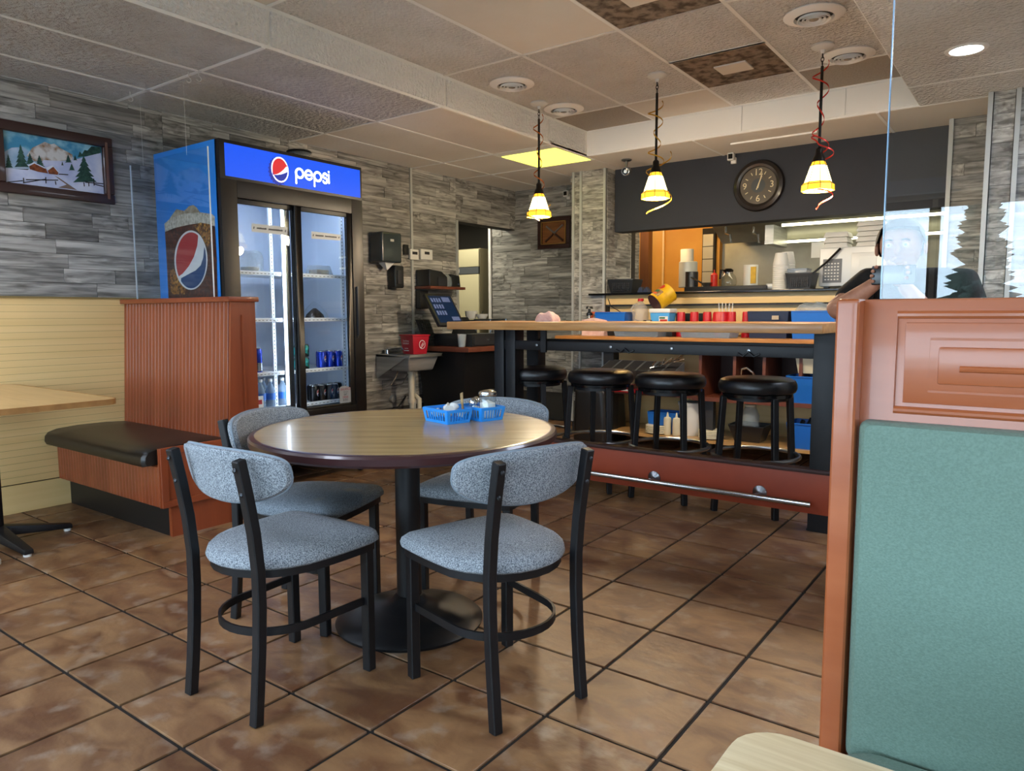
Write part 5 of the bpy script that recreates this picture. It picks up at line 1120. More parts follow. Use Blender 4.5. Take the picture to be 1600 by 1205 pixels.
# ceiling pieces
def diffuser(px, py, label):
    p = at_z(px, py, RZ); t = thing('ceiling_diffuser', label, 'vent', (p.x, p.y, RZ-.036), 0, 'round air diffusers in the raised ceiling')
    M().lathe([(.15, .034), (.152, .028), (.125, .016), (.1, .012), (.095, .03)], 40, cap=False).build('flange', 'ceiling_white', t); M().lathe([(0, .033), (.096, .033), (.096, .0335), (0, .0335)], 30).build('throat', 'black_paint', t)
    for r_ in (.078, .056, .036): M().lathe([(r_-.006, .016), (r_, .002), (r_+.005, .001), (r_+.001, .016)], 30, cap=False).build('ring', 'ceiling_white', t)
    M().lathe([(.0, .004), (.022, .006), (.026, .016), (0, .02)], 20).build('cone', 'ceiling_grey', t)
for a in ((800, 130, 'round ceiling diffuser above and left of the leftmost pendant'), (881, 169, 'round ceiling diffuser right of the leftmost pendant canopy'), (1272, 22, 'round ceiling diffuser at the top edge above the rightmost pendant'), (1325, 85, 'round ceiling diffuser right of the rightmost pendant canopy')): diffuser(*a)
t = thing('troffer_light', 'yellow glowing square ceiling light beside the white beam', 'light', (-3.56, 5.315, CZ-.006), world=True)
M().box(-3.85, -3.26, 4.975, 5.655, CZ-.002, CZ+.018).build('frame', 'grid_white', t, smooth=False); M().box(-3.835, -3.29, 5.08, 5.645, CZ-.006, CZ-.002).build('lens', 'troffer_lens', t, smooth=False)
p = at_z(1510, 77, CZ)
t = thing('downlight', 'bright white recessed downlight seen through the clear screen', 'light', (p.x, p.y, CZ-.008)); M().lathe([(.075, .002), (.095, .002), (.1, .008), (.075, .008)], 32, cap=False).build('trim_ring', 'ceiling_white', t); M().lathe([(0, .003), (.075, .003), (.075, .006), (0, .006)], 32).build('lens', 'downlight', t)
def added_panel(x0, x1, y0, y1, z, label):  # glowing ceiling panels added outside the view to brighten the room
    t = thing('added_ceiling_light', label, 'light', ((x0+x1)/2, (y0+y1)/2, z-.01), group='added ceiling lights outside the view', world=True)
    M().box(x0, x1, y0, y1, z-.006, z-.001).build('frame', 'grid_white', t, smooth=False); M().box(x0+.02, x1-.02, y0+.02, y1-.02, z-.01, z-.006).build('lens', 'added_light_lens', t, smooth=False)
mat('added_light_lens', 'ffffff', .4, emit='dfeaff', estr=21.0)
added_panel(-2.6, -2.0, -1.2, .0, CZ, 'added unseen ceiling light over the window seats, left'); added_panel(1.25, 1.85, .9, 2.1, CZ, 'added unseen ceiling light over the right booth')
added_panel(-4.40, -3.86, -.25, .95, CZ, 'added unseen ceiling light over the left booth table'); added_panel(.35, .95, 3.5, 4.7, CZ, 'added unseen ceiling light beyond the right booth')
# cameras
def dome(loc, label, ax):
    t = thing('security_camera', label, 'camera', loc, 0, 'security cameras'); M().lathe([(.045, -.002), (.045, -.012), (.03, -.018), (.012, -.02), (.012, -.07)], 20, (0, 0, 0)).build('mount', 'dull_chrome', t)
    a = Vector(ax).normalized(); M().lathe([(0, -.05), (.03, -.05), (.036, -.04), (.036, .05), (.03, .052)], 20, (0, 0, -.1), a).build('barrel', 'dull_chrome', t); M().lathe([(0, .046), (.028, .05), (.03, .0525), (.028, .054), (0, .05)], 20, (0, 0, -.1), a).build('lens', 'black_gloss', t)
p = at_z(979, 249, CZ); dome((p.x, p.y, CZ), 'chrome bullet security camera under the ceiling left of the dark wall', (.3, -1, -.25)); p = at_z(865, 298, CZ); dome((p.x, p.y-.1, CZ), 'small chrome security camera above the framed knives', (.3, -1, -.25))
for px, py, y, lab in ((1146, 247, DY, 'small white square camera on the dark wall above the clock'), (889, 304, FARY-.02, 'small white square camera beside the stone column')):
    p = at_y(px, py, y); t = thing('square_camera', lab, 'camera', (p.x, y-.0, p.z-.03), 0, 'small white cameras'); M().box(-.028, .028, -.075, -.03, 0, .062).build('case', 'white_plastic', t, bev=.008); M().box(-.019, .019, -.0765, -.075, .012, .052).build('lens', 'black_gloss', t); M().box(-.012, .03, -.03, -.001, -.022, .03).build('bracket', 'white_plastic', t, bev=.004)
# clock
p = at_y(1185, 290, DY-.02); R_ = .205
t = thing('wall_clock', 'large round clock with a dark rim on the dark wall', 'clock', (p.x, DY-.0, p.z), 0)
F = lambda x, y, k=0: (x, -.026-.0008*k, y)
M().lathe([(R_, .0), (R_+.006, .012), (R_-.004, .034), (R_-.03, .044), (R_-.05, .036), (R_-.056, .022)], 56, (0, -.001, 0), (0, -1, 0), cap=False).build('rim', 'clock_rim', t)
M().lathe([(0, .022), (R_-.05, .022), (R_-.05, .026), (0, .026)], 48, (0, 0, 0), (0, -1, 0)).build('dial', 'clock_face', t); M().lathe([(0, .0262), (.058, .0262), (.058, .0266), (0, .0268)], 32, (0, 0, 0), (0, -1, 0)).build('dial_centre', 'clock_hub', t)
for w, x, y in (('12', 0, .107), ('3', .112, 0), ('6', 0, -.107), ('9', -.112, 0)): text_mesh(w, .075, lambda u, v: F(x+u, y+v, 1)).build('numeral', 'clock_ink', t, smooth=False)
for k in range(12):
    if k % 3:
        a = k*PI/6; strokes(M(), [[(.1*math.sin(a), .1*math.cos(a)), (.12*math.sin(a), .12*math.cos(a))]], .007, lambda u, v: F(u, v, 1)).build('hour_mark', 'clock_ink', t, smooth=False)
for k in range(60):
    a = k*PI/30; M().lathe([(.0028, 0), (.0022, .002), (0, .0025)], 6, (.161*math.sin(a), -.034, .161*math.cos(a)), (0, -1, 0)).build('bead', 'clock_ink', t)
strokes(M(), [[(-.012, -.03), (.028, .075)]], .009, lambda u, v: F(u, v, 3)).build('hour_hand', 'clock_ink', t, smooth=False); strokes(M(), [[(0, -.02), (.03, .105)]], .005, lambda u, v: F(u, v, 4)).build('minute_hand', 'clock_ink', t, smooth=False)
# framed knives
y_ = FARY-.016; a, b = at_y(843, 342, y_), at_y(892.5, 387, y_)
t = thing('knife_frame', 'framed box with two crossed knives on a wood board', 'picture', ((a.x+b.x)/2, y_, b.z), world=True); x0, x1, z0, z1 = a.x, b.x, b.z, a.z; fw = .045
for q in ((x0, x1, z1-fw, z1), (x0, x1, z0, z0+fw), (x0, x0+fw, z0+fw, z1-fw), (x1-fw, x1, z0+fw, z1-fw)): M().box(q[0], q[1], y_-.04, y_, q[2], q[3]).build('frame_side', 'picture_frame', t, bev=.006)
for q in ((x0+fw, x1-fw, z1-fw-.008, z1-fw), (x0+fw, x1-fw, z0+fw, z0+fw+.008), (x0+fw, x0+fw+.008, z0+fw, z1-fw), (x1-fw-.008, x1-fw, z0+fw, z1-fw)): M().box(q[0], q[1], y_-.043, y_-.036, q[2], q[3]).build('gold_lip', 'gold', t)
M().box(x0+fw, x1-fw, y_-.01, y_-.004, z0+fw, z1-fw).build('board', 'door_brown', t).data.materials[0] = mat('knife_board', '8a5a2e', .5, col2='6d431f', scale=4, stretch=(1, 1, 9))
cx, cz = (x0+x1)/2, (z0+z1)/2
for s_ in (-1, 1):
    M().hexa([(cx+s_*.0, y_-.02, cz-.012), (cx+s_*.012, y_-.02, cz+.0), (cx+s_*.012, y_-.014, cz+.0), (cx, y_-.014, cz-.012)], [(cx-s_*.11, y_-.02, cz+.07), (cx-s_*.1, y_-.02, cz+.085), (cx-s_*.1, y_-.014, cz+.085), (cx-s_*.11, y_-.014, cz+.07)]).build('blade', 'dull_chrome', t, smooth=False)
    M().tube([(cx+s_*.015, y_-.02, cz-.015), (cx+s_*.11, y_-.02, cz-.085)], .011, 8, up=(0, 1, 0)).build('hilt', 'brown_dark', t)
# ================================================================ KITCHEN BEHIND THE PASS
KZ = 1.3385
def ky(px, py, y): return at_y(px, py, y)
def netbasket(x0, x1, y, z, h, label):
    t = thing('black_basket', label, 'basket', ((x0+x1)/2, y, z), 0, 'black baskets on the pass'); a = (x1-x0)/2; d = .1
    b = M(); B = [(-a*.8, -d*.8), (a*.8, -d*.8), (a*.8, d*.8), (-a*.8, d*.8)]; T = [(-a, -d), (a, -d), (a, d), (-a, d)]
    for i in range(4):
        P = [Vector((*B[i], 0)), Vector((*B[(i+1) % 4], 0)), Vector((*T[(i+1) % 4], h)), Vector((*T[i], h))]
        b.prism(P, -(P[1]-P[0]).cross(P[3]-P[0]).normalized()*.004)
    b.box(-a*.8, a*.8, -d*.8, d*.8, 0, .004).build('shell', 'dark_plastic', t, smooth=False); M().bar([(x, y2, h) for x, y2 in rrect(-a, a, -d, d, .02, 4)], .012, .01, closed=True).build('rim', 'dark_plastic', t)
    hs = M()
    for i in range(9):
        for j in range(4): hs.box(-a*.6+i*a*.15, -a*.6+i*a*.15+a*.08, -d*.93-.008+.0*j, -d*.8-.004-j*.0, h*.15+j*h*.17, h*.15+j*h*.17+h*.09)
    hs.build('mesh_holes', 'charcoal', t, smooth=False)['kind'] = 'stuff'; return t
netbasket(ky(956, 450, 6.08).x, ky(996, 450, 6.08).x, 6.09, KZ, .12, 'black mesh basket at the left end of the pass ledge')
netbasket(ky(1233, 450, 6.14).x, ky(1275, 450, 6.14).x, 6.12, KZ, .125, 'black mesh basket beside the microwave')
p = ky(1252, 430, 6.12); tub('lid_tub', p.x-.09, p.x+.06, 6.05, 6.19, KZ+.09, .07, 'clear_tub', 'clear tub of white lids in the black basket', 'tubs on the pass', .9)
for k, px in enumerate((1004, 1012)):
    p = ky(px, 455, 6.08); tag(M().hexa([(p.x-.03, 6.03, KZ), (p.x+.03, 6.03, KZ), (p.x+.03, 6.1, KZ), (p.x-.03, 6.1, KZ)], [(p.x-.03+.02, 6.03, KZ+.045-.01*k), (p.x+.01, 6.03, KZ+.05), (p.x+.0, 6.1, KZ+.05), (p.x-.03, 6.1, KZ+.045)]).build('pen_bundle', 'tub_navy'), ['navy bundle beside the black basket on the ledge', 'small navy bundle nearer the yellow can'][k], 'bundle', 'bundles on the pass ledge')
# foam cups and boxes
def cups(px, y, h, n, label):
    p = ky(px, 450, y); t = thing('foam_cup_stack', label, 'cups', (p.x, y, KZ), 0, 'stacks of foam cups')
    for k in range(n):
        z = k*(h-.1)/max(1, n-1); M().lathe([(.062-.0*k, z), (.0635, z+.004), (.0605, z+.014), (.056, z+(h-.1)/n+.006)] if k < n-1 else [(.062, z), (.0635, z+.004), (.045, z+.1), (0, z+.1)], 20).build('foam_cup', 'foam_white', t)
cups(1219, 6.16, .30, 13, 'tall stack of white foam cups nearer the bar'); cups(1229, 6.34, .32, 13, 'stack of white foam cups behind the first')
# microwave seen from behind
p0, p1 = ky(1281, 388, 6.22), ky(1395, 450, 6.22)
t = thing('microwave', 'grey microwave seen from behind with its black cord', 'microwave', ((p0.x+p1.x)/2, 6.4, KZ), world=True); zt = p0.z
M().box(p0.x, p1.x, 6.22, 6.6, KZ+.02, zt).build('case', 'microwave', t, bev=.012, seg=3); M().box(p0.x+.03, p0.x+.17, 6.216, 6.22, KZ+.05, zt-.09).build('vent_grille', 'grey_plastic', t)
M().box(p0.x+.24, p1.x-.03, 6.21, 6.22, KZ+.04, zt-.05).build('back_cover', 'microwave', t, bev=.006); M().box(p0.x+.3, p0.x+.42, 6.206, 6.211, zt-.17, zt-.08).build('rating_label', 'metal_trim', t)
vs_ = M()
for i in range(5):
    for j in range(6): vs_.box(p0.x+.045+i*.023, p0.x+.058+i*.023, 6.213, 6.2165, KZ+.07+j*.025, KZ+.08+j*.025)
vs_.build('vent_slots', 'foam_white', t, smooth=False)['kind'] = 'stuff'
M().tube([(p0.x+.16, 6.2, zt-.01), (p0.x+.06, 6.18, zt-.12), (p0.x-.03, 6.16, zt-.2), (p0.x-.04, 6.13, KZ+.06), (p0.x-.06, 6.1, KZ+.01)], .009, 8, up=(0, 1, 0)).build('cord', 'black_gloss', t)
for x in (p0.x+.05, p1.x-.05): M().box(x-.02, x+.02, 6.26, 6.3, KZ, KZ+.02).build('foot', 'dark_plastic', t)
def clams(x0, x1, n, h, label):
    t = thing('takeout_box_stack', label, 'boxes', ((x0+x1)/2, 6.38, zt+.001), 0, 'foam takeout boxes on the microwave'); a = (x1-x0)/2
    for k in range(n): M().hexa([(-a, -.1, k*h/n), (a, -.1, k*h/n), (a, .1, k*h/n), (-a, .1, k*h/n)], [(-a*.86, -.085, (k+1)*h/n-.002), (a*.86, -.085, (k+1)*h/n-.002), (a*.86, .085, (k+1)*h/n-.002), (-a*.86, .085, (k+1)*h/n-.002)]).build('foam_box', 'foam_white', t, bev=.006)
clams(ky(1291, 370, 6.38).x, ky(1330, 370, 6.38).x, 3, .13, 'stack of white foam takeout boxes at the left on the microwave'); clams(ky(1341, 370, 6.38).x, ky(1385, 370, 6.38).x, 5, .2, 'taller stack of foam takeout boxes behind the clear screen edge')
p = ky(1272, 390, 6.5); tag(M().box(p.x-.055, p.x+.05, 6.63, 6.632, p.z-.06, p.z+.07).build('order_slip', 'paper'), 'white paper slip hanging left of the microwave', 'paper')
# kitchen line: shelf of black griddle with things
GY = 7.0; g0, g1 = ky(1069, 450, GY), ky(1200, 450, GY)
t = thing('griddle', 'black flat griddle shelf in the kitchen behind the pass', 'griddle', ((g0.x+g1.x)/2, GY, 1.0), world=True); GZ = ky(1130, 447, GY).z
M().box(g0.x, g1.x, GY, GY+.45, GZ-.05, GZ).build('plate', 'black_paint', t, bev=.005); M().box(g1.x-.02, g1.x+.12, GY, GY+.3, GZ-.04, GZ+.012).build('side_guard', 'steel', t, bev=.004); M().box(g0.x+.02, g1.x-.02, GY+.05, GY+.42, .1, GZ-.05).build('body', 'steel', t)
def kit(px, w, h, prof, m, name, label, y=GY+.15, cat=None, z=None):
    p = ky(px, 430, y); t = thing(name, label, cat or name.split('_')[-1], (p.x, y, (GZ if z is None else z)+.001)); M().lathe([(r_*w, q*h) for r_, q in prof], 24).build('body', m, t); return t
kit(1075, .095, .27, ((.9, 0), (1, .03), (1, .97), (.9, 1), (0, 1)), 'white_tile', 'round_canister', 'large pale round canister in front of the orange wall', y=7.25, cat='canister')
kit(1073, .07, .29, ((.9, 0), (1, .02), (1, .98), (.95, 1), (0, 1)), 'foam_white', 'paper_roll', 'white roll standing behind the canister', y=7.5, cat='paper roll', z=GZ+.13)
kit(1081, .065, .16, ((.95, 0), (1, .02), (1, .98), (0, 1)), 'dark_plastic', 'black_crock', 'black cylinder holding a ladle beside the canister', cat='crock')
t = kit(1116, .035, .17, ((.95, 0), (1, .03), (1, .7), (.6, .8), (.2, .82), (.1, 1), (0, 1)), 'ketchup', 'ketchup_bottle', 'red ketchup squeeze bottle on the griddle shelf', cat='bottle')
p = ky(1104, 445, GY+.1); tag(M().lathe([(.03, 0), (.06, .04), (.056, .04), (.028, .004), (0, .004)], 20, (p.x, GY+.1, GZ+.001)).tube([(p.x-.05, GY+.1, GZ+.04), (p.x-.16, GY+.08, GZ+.1)], .008, 8).build('ladle', 'chrome'), 'metal ladle lying left of the ketchup bottle', 'ladle')
t = kit(1138, .085, .15, ((.7, 0), (.95, .1), (1, .35), (.85, .65), (.55, .85), (.5, .95)), 'jar_glass', 'glass_coffee_pot', 'round glass coffee pot with a black handle in the kitchen', cat='coffee pot')
M().lathe([(.045, .135), (.05, .16), (.03, .175), (0, .175)], 20).build('lid', 'black_gloss', t); M().bar([(-.03, -.04, .155), (-.05, -.07, .16), (-.055, -.08, .07)], .02, .014, up=(0, 1, 0)).build('handle', 'black_gloss', t); M().lathe([(.045, .125), (.047, .14)], 20).build('band', 'chrome', t)
t = kit(1173, .068, .2, ((1, 0), (1, 1), (.9, 1), (0, .99)), 'foam_white', 'food_can', 'tall white labelled can right of the glass coffee pot', cat='can'); M().box(.02, .066, -.04, -.066, .02, .18).build('label', 'label_yellow', t)
# door frame, tile strip, orange side
tw_ = M(); xa, xb = ky(969, 400, 6.55).x, ky(986, 400, 6.55).x
tl = struct(M().box(xa-.4, xb, 6.56, 6.64, 1.0, 2.3).build('wall_tile_strip', 'stone_joint', smooth=False))
for k in range(7): M().box(xa-.02, xb-.003, 6.55, 6.56, 1.36+k*.115, 1.36+k*.115+.110).build('tile', 'white_tile', tl, bev=.002, seg=1)
xc, xd = ky(1000, 400, 7.4).x, ky(1013, 400, 7.4).x
struct(M().box(xc, xd, 7.4, 7.5, 0, 2.3).build('door_1', 'door_brown', smooth=False))

p = ky(994, 400, 7.0); b = M().box(p.x-.012, p.x+.012, 7.0, 7.03, 1.3, ky(994, 386, 7.0).z); b.box(p.x-.05, p.x, 7.0, 7.03, ky(994, 401, 7.0).z-.02, ky(994, 401, 7.0).z+.02)
tag(b.build('door_closer', 'black_metal'), 'black upright bar beside the brown door frame in the kitchen', 'bar')
xe = ky(1102, 400, 8.0).x
wt = struct(M().box(xe-.03, xe+.12, 7.98, 8.1, .8, 2.1).build('wall_tile_edge', 'stone_joint', smooth=False))
for k in range(6): M().box(xe-.02, xe+.1, 7.97, 7.98, 1.2+k*.14, 1.2+k*.14+.133).build('tile', 'white_tile', wt, bev=.002, seg=1)
struct(M().box(ky(1036, 400, 8.0).x-.01, ky(1036, 400, 8.0).x+.01, 8.0, 8.02, .5, 2.4).build('trim_orange_wall', 'wainscot', smooth=False))
# extractor hood with its lights
HY = 7.1; h0 = ky(1122, 370, HY); hz = ky(1180, 381, HY+.7).z
hd = thing('extractor_hood', 'stainless extractor hood with lit strips above the kitchen line', 'hood', (-1.4, 7.5, hz), world=True)
xh0 = ky(1118, 370, HY+.3).x
M().prism([(xh0, HY, hz+.26), (xh0, HY, 2.44), (xh0, 8.08, 2.44), (xh0, 8.08, hz+.08), (xh0, 7.6, hz)], (3.2, 0, 0)).build('canopy', 'kitchen_steel', hd, smooth=False)
for y, z, px in ((HY-.02, ky(1300, 347, HY).z, 1222), (7.55, ky(1300, 374, 7.55).z, 1220)):
    M().box(ky(px, 360, y).x, .9, y-.02, y, z-.012, z+.012).build('light_strip', 'tube_light', hd, smooth=False)
xp = ky(1221, 365, 7.3).x; M().box(xp-.08, xp+.0, 7.05, 7.5, ky(1221, 384, 7.3).z, ky(1221, 355, 7.3).z).build('end_bracket', 'steel', hd)
for px in (1137, 1180): 
    p = ky(px, 365, HY+.1); M().tube([(p.x, HY+.05, p.z+.06), (p.x, HY+.05, p.z), (p.x+.05, HY+.03, p.z-.02), (p.x+.06, HY+.03, p.z-.1)], .014, 8, up=(0, 1, 0)).build('nozzle_pipe', 'chrome', hd)
kl = bpy.data.lights.new('kitchen_fill', 'AREA'); kl.shape = 'RECTANGLE'; kl.size = 2.2; kl.size_y = .3; kl.energy = 22; kl.color = (1, .93, .70); ko = bpy.data.objects.new('kitchen_fill', kl); COL.objects.link(ko); ko.location = (-1.3, 6.75, 2.42)  # added overhead light without a fixture, brightens the kitchen
kl2 = bpy.data.lights.new('kitchen_door_fill', 'POINT'); kl2.energy = 22; kl2.color = (1, .62, .22); kl2.shadow_soft_size = .1; ko = bpy.data.objects.new('kitchen_door_fill', kl2); COL.objects.link(ko); ko.location = (-3.35, 7.1, 2.2)  # added warm point light, no fixture, lifts the orange wall

# ================================================================ BOOTH PARTITION AT THE RIGHT
PY = 1.27; PF = 1.235; ZP = 1.172
pt = thing('booth_partition', 'coral painted booth back with a teal cushion at the right edge', 'booth', (.4, 1.3, 0), world=True)
M().box(-.271, -.236, 1.235, 1.36, 0, ZP).build('end_post', 'coral_wood', pt, bev=.008, seg=3)
M().box(-.237, 1.3, PY, PY+.09, 0, ZP-.001).build('back_panel', 'coral_wood', pt, bev=.003)
# raised mouldings: nested rectangles
zt_, zb_ = at_y(1430, 492, PY).z, at_y(1400, 640, PY).z; xl_ = at_y(1400, 560, PY).x
xl2 = at_y(1452, 570, PY).x; zt2, zb2 = at_y(1480, 530, PY).z, at_y(1460, 612, PY).z; xl3 = at_y(1500, 580, PY).x; zt3 = at_y(1510, 572, PY).z; zb3 = at_y(1510, 582, PY).z
for nm, xx, z_1, z_0, w in (('outer_moulding', xl_, zt_, zb_, .011), ('inner_moulding', xl2, zt2, zb2, .009)):
    M().tube([(1.2, PY+.002, z_1), (xx, PY+.002, z_1), (xx, PY+.002, z_0), (1.2, PY+.002, z_0)], w*.6, 10, up=(0, 1, 0)).build(nm, 'coral_wood', pt)
M().box(xl_+.012, 1.2, PY-.003, PY, zb_+.012, zt_-.012).build('raised_field', 'coral_wood', pt, bev=.003); M().box(xl2+.012, 1.2, PY-.007, PY, zb2+.012, zt2-.012).build('raised_field', 'coral_wood', pt, bev=.004)
M().tube([(xl3, PY-.006, (zt3+zb3)/2), (1.2, PY-.006, (zt3+zb3)/2)], .005, 10).build('centre_bead', 'coral_wood', pt)
ztc = at_y(1355, 660, 1.23).z
cs = rrect(-.232, 1.3, .42, ztc+.0, .012, 4)
M().pad(cs, [(1, 0), (1.0, .018), (.996, .03), (.985, .038), (.9, .045), (.5, .048)], lambda u, v, h: (u, PY-h, v)).build('back_cushion', 'teal_vinyl', pt)
M().box(-.24, 1.3, .76, PY, 0, .40).build('seat_box', 'coral_wood', pt); M().pad(rrect(-.235, 1.3, .74, 1.22, .04, 4), [(1, .40), (1.005, .41), (1.0, .44), (.97, .455), (.8, .462)], lambda u, v, h: (u, v, h)).build('seat_cushion', 'teal_vinyl', pt)
t = thing('plexiglass_screen', 'tall clear plexiglass screen standing on the coral booth partition', 'screen', (.5, 1.31, ZP), world=True)
M().box(-.219, 1.25, 1.309, 1.314, ZP, 2.25).build('sheet', 'plexi', t, smooth=False); M().box(-.2205, -.219, 1.308, 1.315, ZP, 2.25).build('edge', 'plexi_edge', t, smooth=False)
for x in (.05, 1.0): M().tube([(x, 1.3115, 2.24), (x, 1.3115, CZ)], .0012, 5, up=(0, 1, 0)).build('hanging_wire', 'white_plastic', t)
# front table
t = thing('front_table', 'pale wood laminate table corner at the bottom edge, nearest the camera', 'table', (.4, .35, 0), world=True)
o = rrect(-.222, 1.1, .02, .70, .045)
M().prism([(x, y, .718) for x, y in o], (0, 0, .022)).build('table_top', 'pale_laminate', t, bev=.003, seg=2); M().bar([(x, y, .727) for x, y in o], .004, .016, closed=True).build('edge_band', 'cream_plastic', t)
M().lathe([(.045, .03), (.045, .718)], 20, (.44, .36, 0)).build('column', 'black_metal', t); M().lathe([(.26, 0), (.26, .012), (.1, .04), (.05, .06)], 30, (.44, .36, 0)).build('base', 'black_paint', t)

# ================================================================ PERSON BEHIND THE SCREEN
def skin_obj(name, pts, edges, m, parent, sub=2, root=0):
    me = bpy.data.meshes.new(name); me.from_pydata([p[0] for p in pts], edges, []); o = bpy.data.objects.new(name, me); COL.objects.link(o); o.parent = parent
    if parent in WORLD: me.transform(Matrix.Translation(-WORLD[parent]))
    me.materials.append(MATS[m]); sk = o.modifiers.new('skin', 'SKIN'); sk.use_smooth_shade = True; sv = me.skin_vertices[0].data if me.skin_vertices else None
    if sv is None:
        bpy.context.view_layer.objects.active = o; bpy.ops.mesh.customdata_skin_add() if hasattr(bpy.ops.mesh, 'customdata_skin_add') else None; sv = me.skin_vertices[0].data
    for i, p in enumerate(pts):
        r_ = p[1]; sv[i].radius = r_ if isinstance(r_, tuple) else (r_, r_); sv[i].use_root = i == root
    sb = o.modifiers.new('subdivision', 'SUBSURF'); sb.levels = sub; sb.render_levels = sub
    return o
def chain(ls, start=0): return [(a, b) for a, b in zip(ls, ls[1:])]
PX_, PY_ = -.44, 3.34
per = thing('person', 'seated person in a black t-shirt holding a dark phone up, elbow past the partition', 'person', (PX_, PY_, 0), world=True)
hx, hy, hz_ = -.488, 3.27, 1.405
V = Vector
body = [((PX_, PY_+.06, .82), (.12, .09)), ((PX_, PY_+.05, .98), (.115, .085)), ((PX_-.005, PY_+.03, 1.15), (.13, .09)), ((PX_-.01, PY_+.02, 1.25), (.105, .075)), ((PX_-.03, PY_, 1.30), (.055, .055)),
        ((-.60, 3.29, 1.265), .062), ((-.655, 3.21, 1.20), .052), ((-.690, 3.115, 1.155), .043), ((-.62, 3.10, 1.20), .04), ((-.555, 3.10, 1.25), .03), ((-.525, 3.10, 1.275), .028),
        ((-.27, 3.33, 1.255), .062), ((-.22, 3.26, 1.12), .05), ((-.26, 3.17, 1.06), .042), ((-.36, 3.12, 1.15), .036), ((-.43, 3.11, 1.235), .028), ((-.455, 3.11, 1.262), .028),
        ((PX_-.09, PY_-.02, .775), .058), ((PX_-.11, PY_-.38, .77), .07), ((PX_-.10, PY_-.36, .40), .055), ((PX_-.10, PY_-.34, .36), .045), ((PX_+.10, PY_-.02, .775), .058), ((PX_+.12, PY_-.38, .77), .07), ((PX_+.11, PY_-.36, .40), .055), ((PX_+.11, PY_-.34, .36), .045),
        ((PX_-.045, PY_-.02, 1.335), .05), ((hx+.01, hy+.03, 1.36), (.06, .065)), ((hx, hy+.02, 1.40), (.077, .088)), ((hx, hy+.03, 1.455), (.074, .09)), ((hx, hy+.03, 1.487), (.05, .06))]
edges = [(0, 1), (1, 2), (2, 3), (3, 4), (3, 5), (5, 6), (6, 7), (7, 8), (8, 9), (9, 10), (3, 11), (11, 12), (12, 13), (13, 14), (14, 15), (15, 16), (0, 17), (17, 18), (18, 19), (19, 20), (0, 21), (21, 22), (22, 23), (23, 24), (4, 25), (25, 26), (26, 27), (27, 28), (28, 29)]
bd = skin_obj('body', body, edges, 'skin', per)
shirt = [((PX_, PY_+.055, .74), (.168, .135)), ((PX_, PY_+.05, .96), (.155, .12)), ((PX_-.005, PY_+.03, 1.15), (.165, .12)), ((PX_-.01, PY_+.02, 1.25), (.13, .10)), ((-.60, 3.29, 1.268), .074), ((-.645, 3.225, 1.215), .066), ((-.668, 3.17, 1.185), .06), ((-.27, 3.33, 1.258), .074), ((-.235, 3.28, 1.17), .064), ((-.225, 3.26, 1.12), .06)]
skin_obj('t_shirt', shirt, [(0, 1), (1, 2), (2, 3), (3, 4), (4, 5), (5, 6), (3, 7), (7, 8), (8, 9)], 'shirt', per)
skin_obj('trousers', [((PX_, PY_+.05, .80), (.13, .10)), ((PX_-.09, PY_-.02, .775), .096), ((PX_-.11, PY_-.38, .77), .08), ((PX_-.10, PY_-.36, .40), .066), ((PX_+.10, PY_-.02, .775), .096), ((PX_+.12, PY_-.38, .77), .08), ((PX_+.11, PY_-.36, .40), .066)], [(0, 1), (1, 2), (2, 3), (0, 4), (4, 5), (5, 6)], 'denim', per)
for s_ in (-1, 1):
    M().pad([(PX_+s_*.105+.045*math.cos(a), PY_-.40+.13*math.sin(a)) for a in [2*PI*i/20 for i in range(20)]], [(1, .338), (1, .36), (.9, .39), (.6, .41)], lambda u, v, h: (u, v, h)).build('shoe', 'shoe', per)
# hair cap, face
def hs(u, v, sc=1.0):  # u azimuth, v elevation on the head
    return (hx+sc*.088*math.cos(v)*math.sin(u), hy+.022-sc*.102*math.cos(v)*math.cos(u), 1.425+sc*.098*math.sin(v))
b = M(); NU, NV = 28, 10; vs = []
for j in range(NV+1):
    for i in range(NU):
        u = 2*PI*i/NU; low = .62 if math.cos(u) > .35 else (-.1 if math.cos(u) > -.2 else -.5); v = low+(PI/2-low)*j/NV; vs.append(hs(u, v, 1.03))
b.add(vs, [(j*NU+i, j*NU+(i+1) % NU, (j+1)*NU+(i+1) % NU, (j+1)*NU+i) for j in range(NV) for i in range(NU)]).build('hair', 'hair', per)
fy = hy-.073
M().pad([(hx-.0+.012*math.cos(a), 1.395+.024*math.sin(a)) for a in [2*PI*i/14 for i in range(14)]], [(1, 0), (.9, .008), (.6, .016), (.3, .02)], lambda u, v, h: (u, fy+.006-h*(1.2-.6*(v-1.37)/.05), v)).build('nose', 'skin', per)
for s_ in (-1, 1):
    e = M().lathe([(0, -.008), (.008, -.006), (.011, 0), (.008, .006), (0, .008)], 12, (hx+s_*.03, fy+.014, 1.412), (0, -1, 0)).build('eye', 'eye_white', per); M().lathe([(.005, .006), (.005, .0085), (0, .009)], 10, (hx+s_*.03, fy+.014, 1.412), (0, -1, 0)).build('iris', 'iris', e)
    M().tube([(hx+s_*.016, fy+.002, 1.43), (hx+s_*.03, fy+.001, 1.434), (hx+s_*.044, fy+.01, 1.429)], .0035, 6).build('eyebrow', 'hair', per)
    M().pad([(hy+.03+.014*math.cos(a), 1.405+.026*math.sin(a)) for a in [2*PI*i/14 for i in range(14)]], [(1, 0), (1, .008), (.7, .012)], lambda u, v, h: (hx+s_*(.082+h), u, v)).build('ear', 'skin', per)
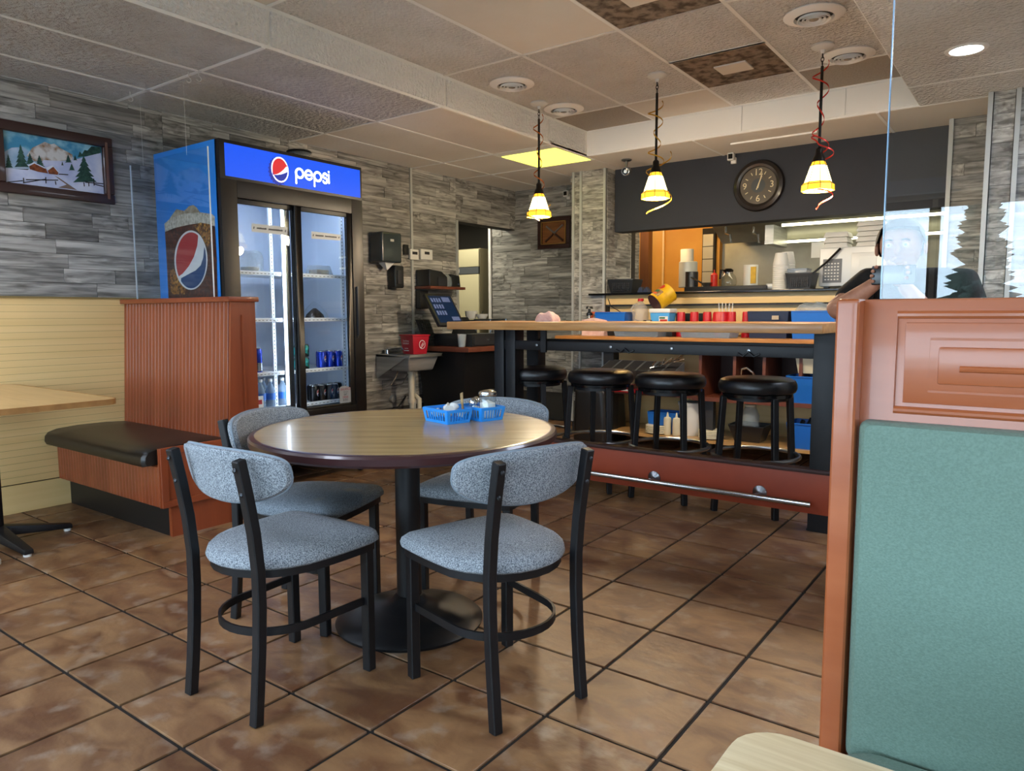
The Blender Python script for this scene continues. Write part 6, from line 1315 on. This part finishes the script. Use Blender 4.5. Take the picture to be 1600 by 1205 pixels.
M().tube([(hx-.022, fy+.012, 1.362), (hx-.01, fy+.004, 1.364), (hx, fy+.003, 1.362), (hx+.01, fy+.004, 1.364), (hx+.022, fy+.012, 1.362)], .0045, 6).build('mouth', 'lip', per)
# hands round the phone
def hand(c, d, s_, nm):
    """palm at c pointing along d; s_ chooses the thumb side"""
    c = V(c); d = V(d).normalized(); up = V((0, 0, 1)); sd_ = d.cross(up).normalized(); up = sd_.cross(d)
    P = [(tuple(c-d*.03), .024), (tuple(c), (.03, .02)), (tuple(c+d*.035), (.032, .018))]; E_ = [(0, 1), (1, 2)]
    for k, (o_, ln) in enumerate(((.027, .055), (.009, .062), (-.009, .058), (-.027, .045))):
        a = c+d*.04+up*o_; i = len(P); P += [(tuple(a), .009), (tuple(a+d*ln*.45-sd_*s_*.012), .0085), (tuple(a+d*ln*.75-sd_*s_*.03), .008), (tuple(a+d*ln*.7-sd_*s_*.045), .007)]; E_ += [(2, i), (i, i+1), (i+1, i+2), (i+2, i+3)]
    a = c+up*.03; i = len(P); P += [(tuple(a), .012), (tuple(a+d*.03+up*.022-sd_*s_*.012), .01), (tuple(a+d*.055+up*.028-sd_*s_*.03), .0085)]; E_ += [(1, i), (i, i+1), (i+1, i+2)]
    return skin_obj(nm, P, E_, 'skin', per, sub=1)
hand((-.505, 3.10, 1.285), (.9, -.05, .25), -1, 'hand'); hand((-.47, 3.105, 1.27), (-.85, -.05, .3), 1, 'hand')
ph = thing('phone', 'dark mobile phone held up by the person in black', 'phone', (-.475, 3.075, 1.255)); M().box(-.075, .075, -.006, .006, 0, .072).build('case', 'black_gloss', ph, bev=.005, seg=3); M().box(.035, .062, -.0075, -.006, .035, .062).build('camera_bump', 'charcoal', ph, bev=.001)
s5 = copy_tree(st0); place(s5, (PX_, PY_+.03, 0), .3, 'black round bar stool the person in black sits on', 'stools along the bar')
# street trees (they show as mirror images in the screen)
def conifer(x, y, h, label):
    t = thing('street_conifer', label, 'tree', (x, y, -.2)); M().cyl((0, 0, 0), (0, 0, h*.9), .16, .03, 10).build('trunk', 'bark', t); rn_ = random.Random(int(x*10)); b = M()
    for k in range(420):
        f = k/420; z = .5+f*(h-.6); L_ = (1-f)*h*.17+.12; a = rn_.uniform(0, 2*PI); dr_ = V((math.cos(a), math.sin(a), -.25)); p0 = V((0, 0, z)); p1 = p0+dr_*L_*rn_.uniform(.7, 1.1); s1 = V((-dr_.y, dr_.x, 0))*L_*.09
        b.add([p0, p1, p0.lerp(p1, .6)+s1, p0.lerp(p1, .6)-s1, p0.lerp(p1, .5)+V((0, 0, -.18))], [(0, 2, 4), (2, 1, 4), (1, 3, 4), (3, 0, 4), (0, 3, 1, 2)])
    b.build('foliage', 'needles', t, smooth=False)
conifer(-.95, -12, 4.2, 'dark conifer outside the window, mirrored in the clear screen'); conifer(2.6, -16, 4.2, 'second conifer outside the window, further from the wall')
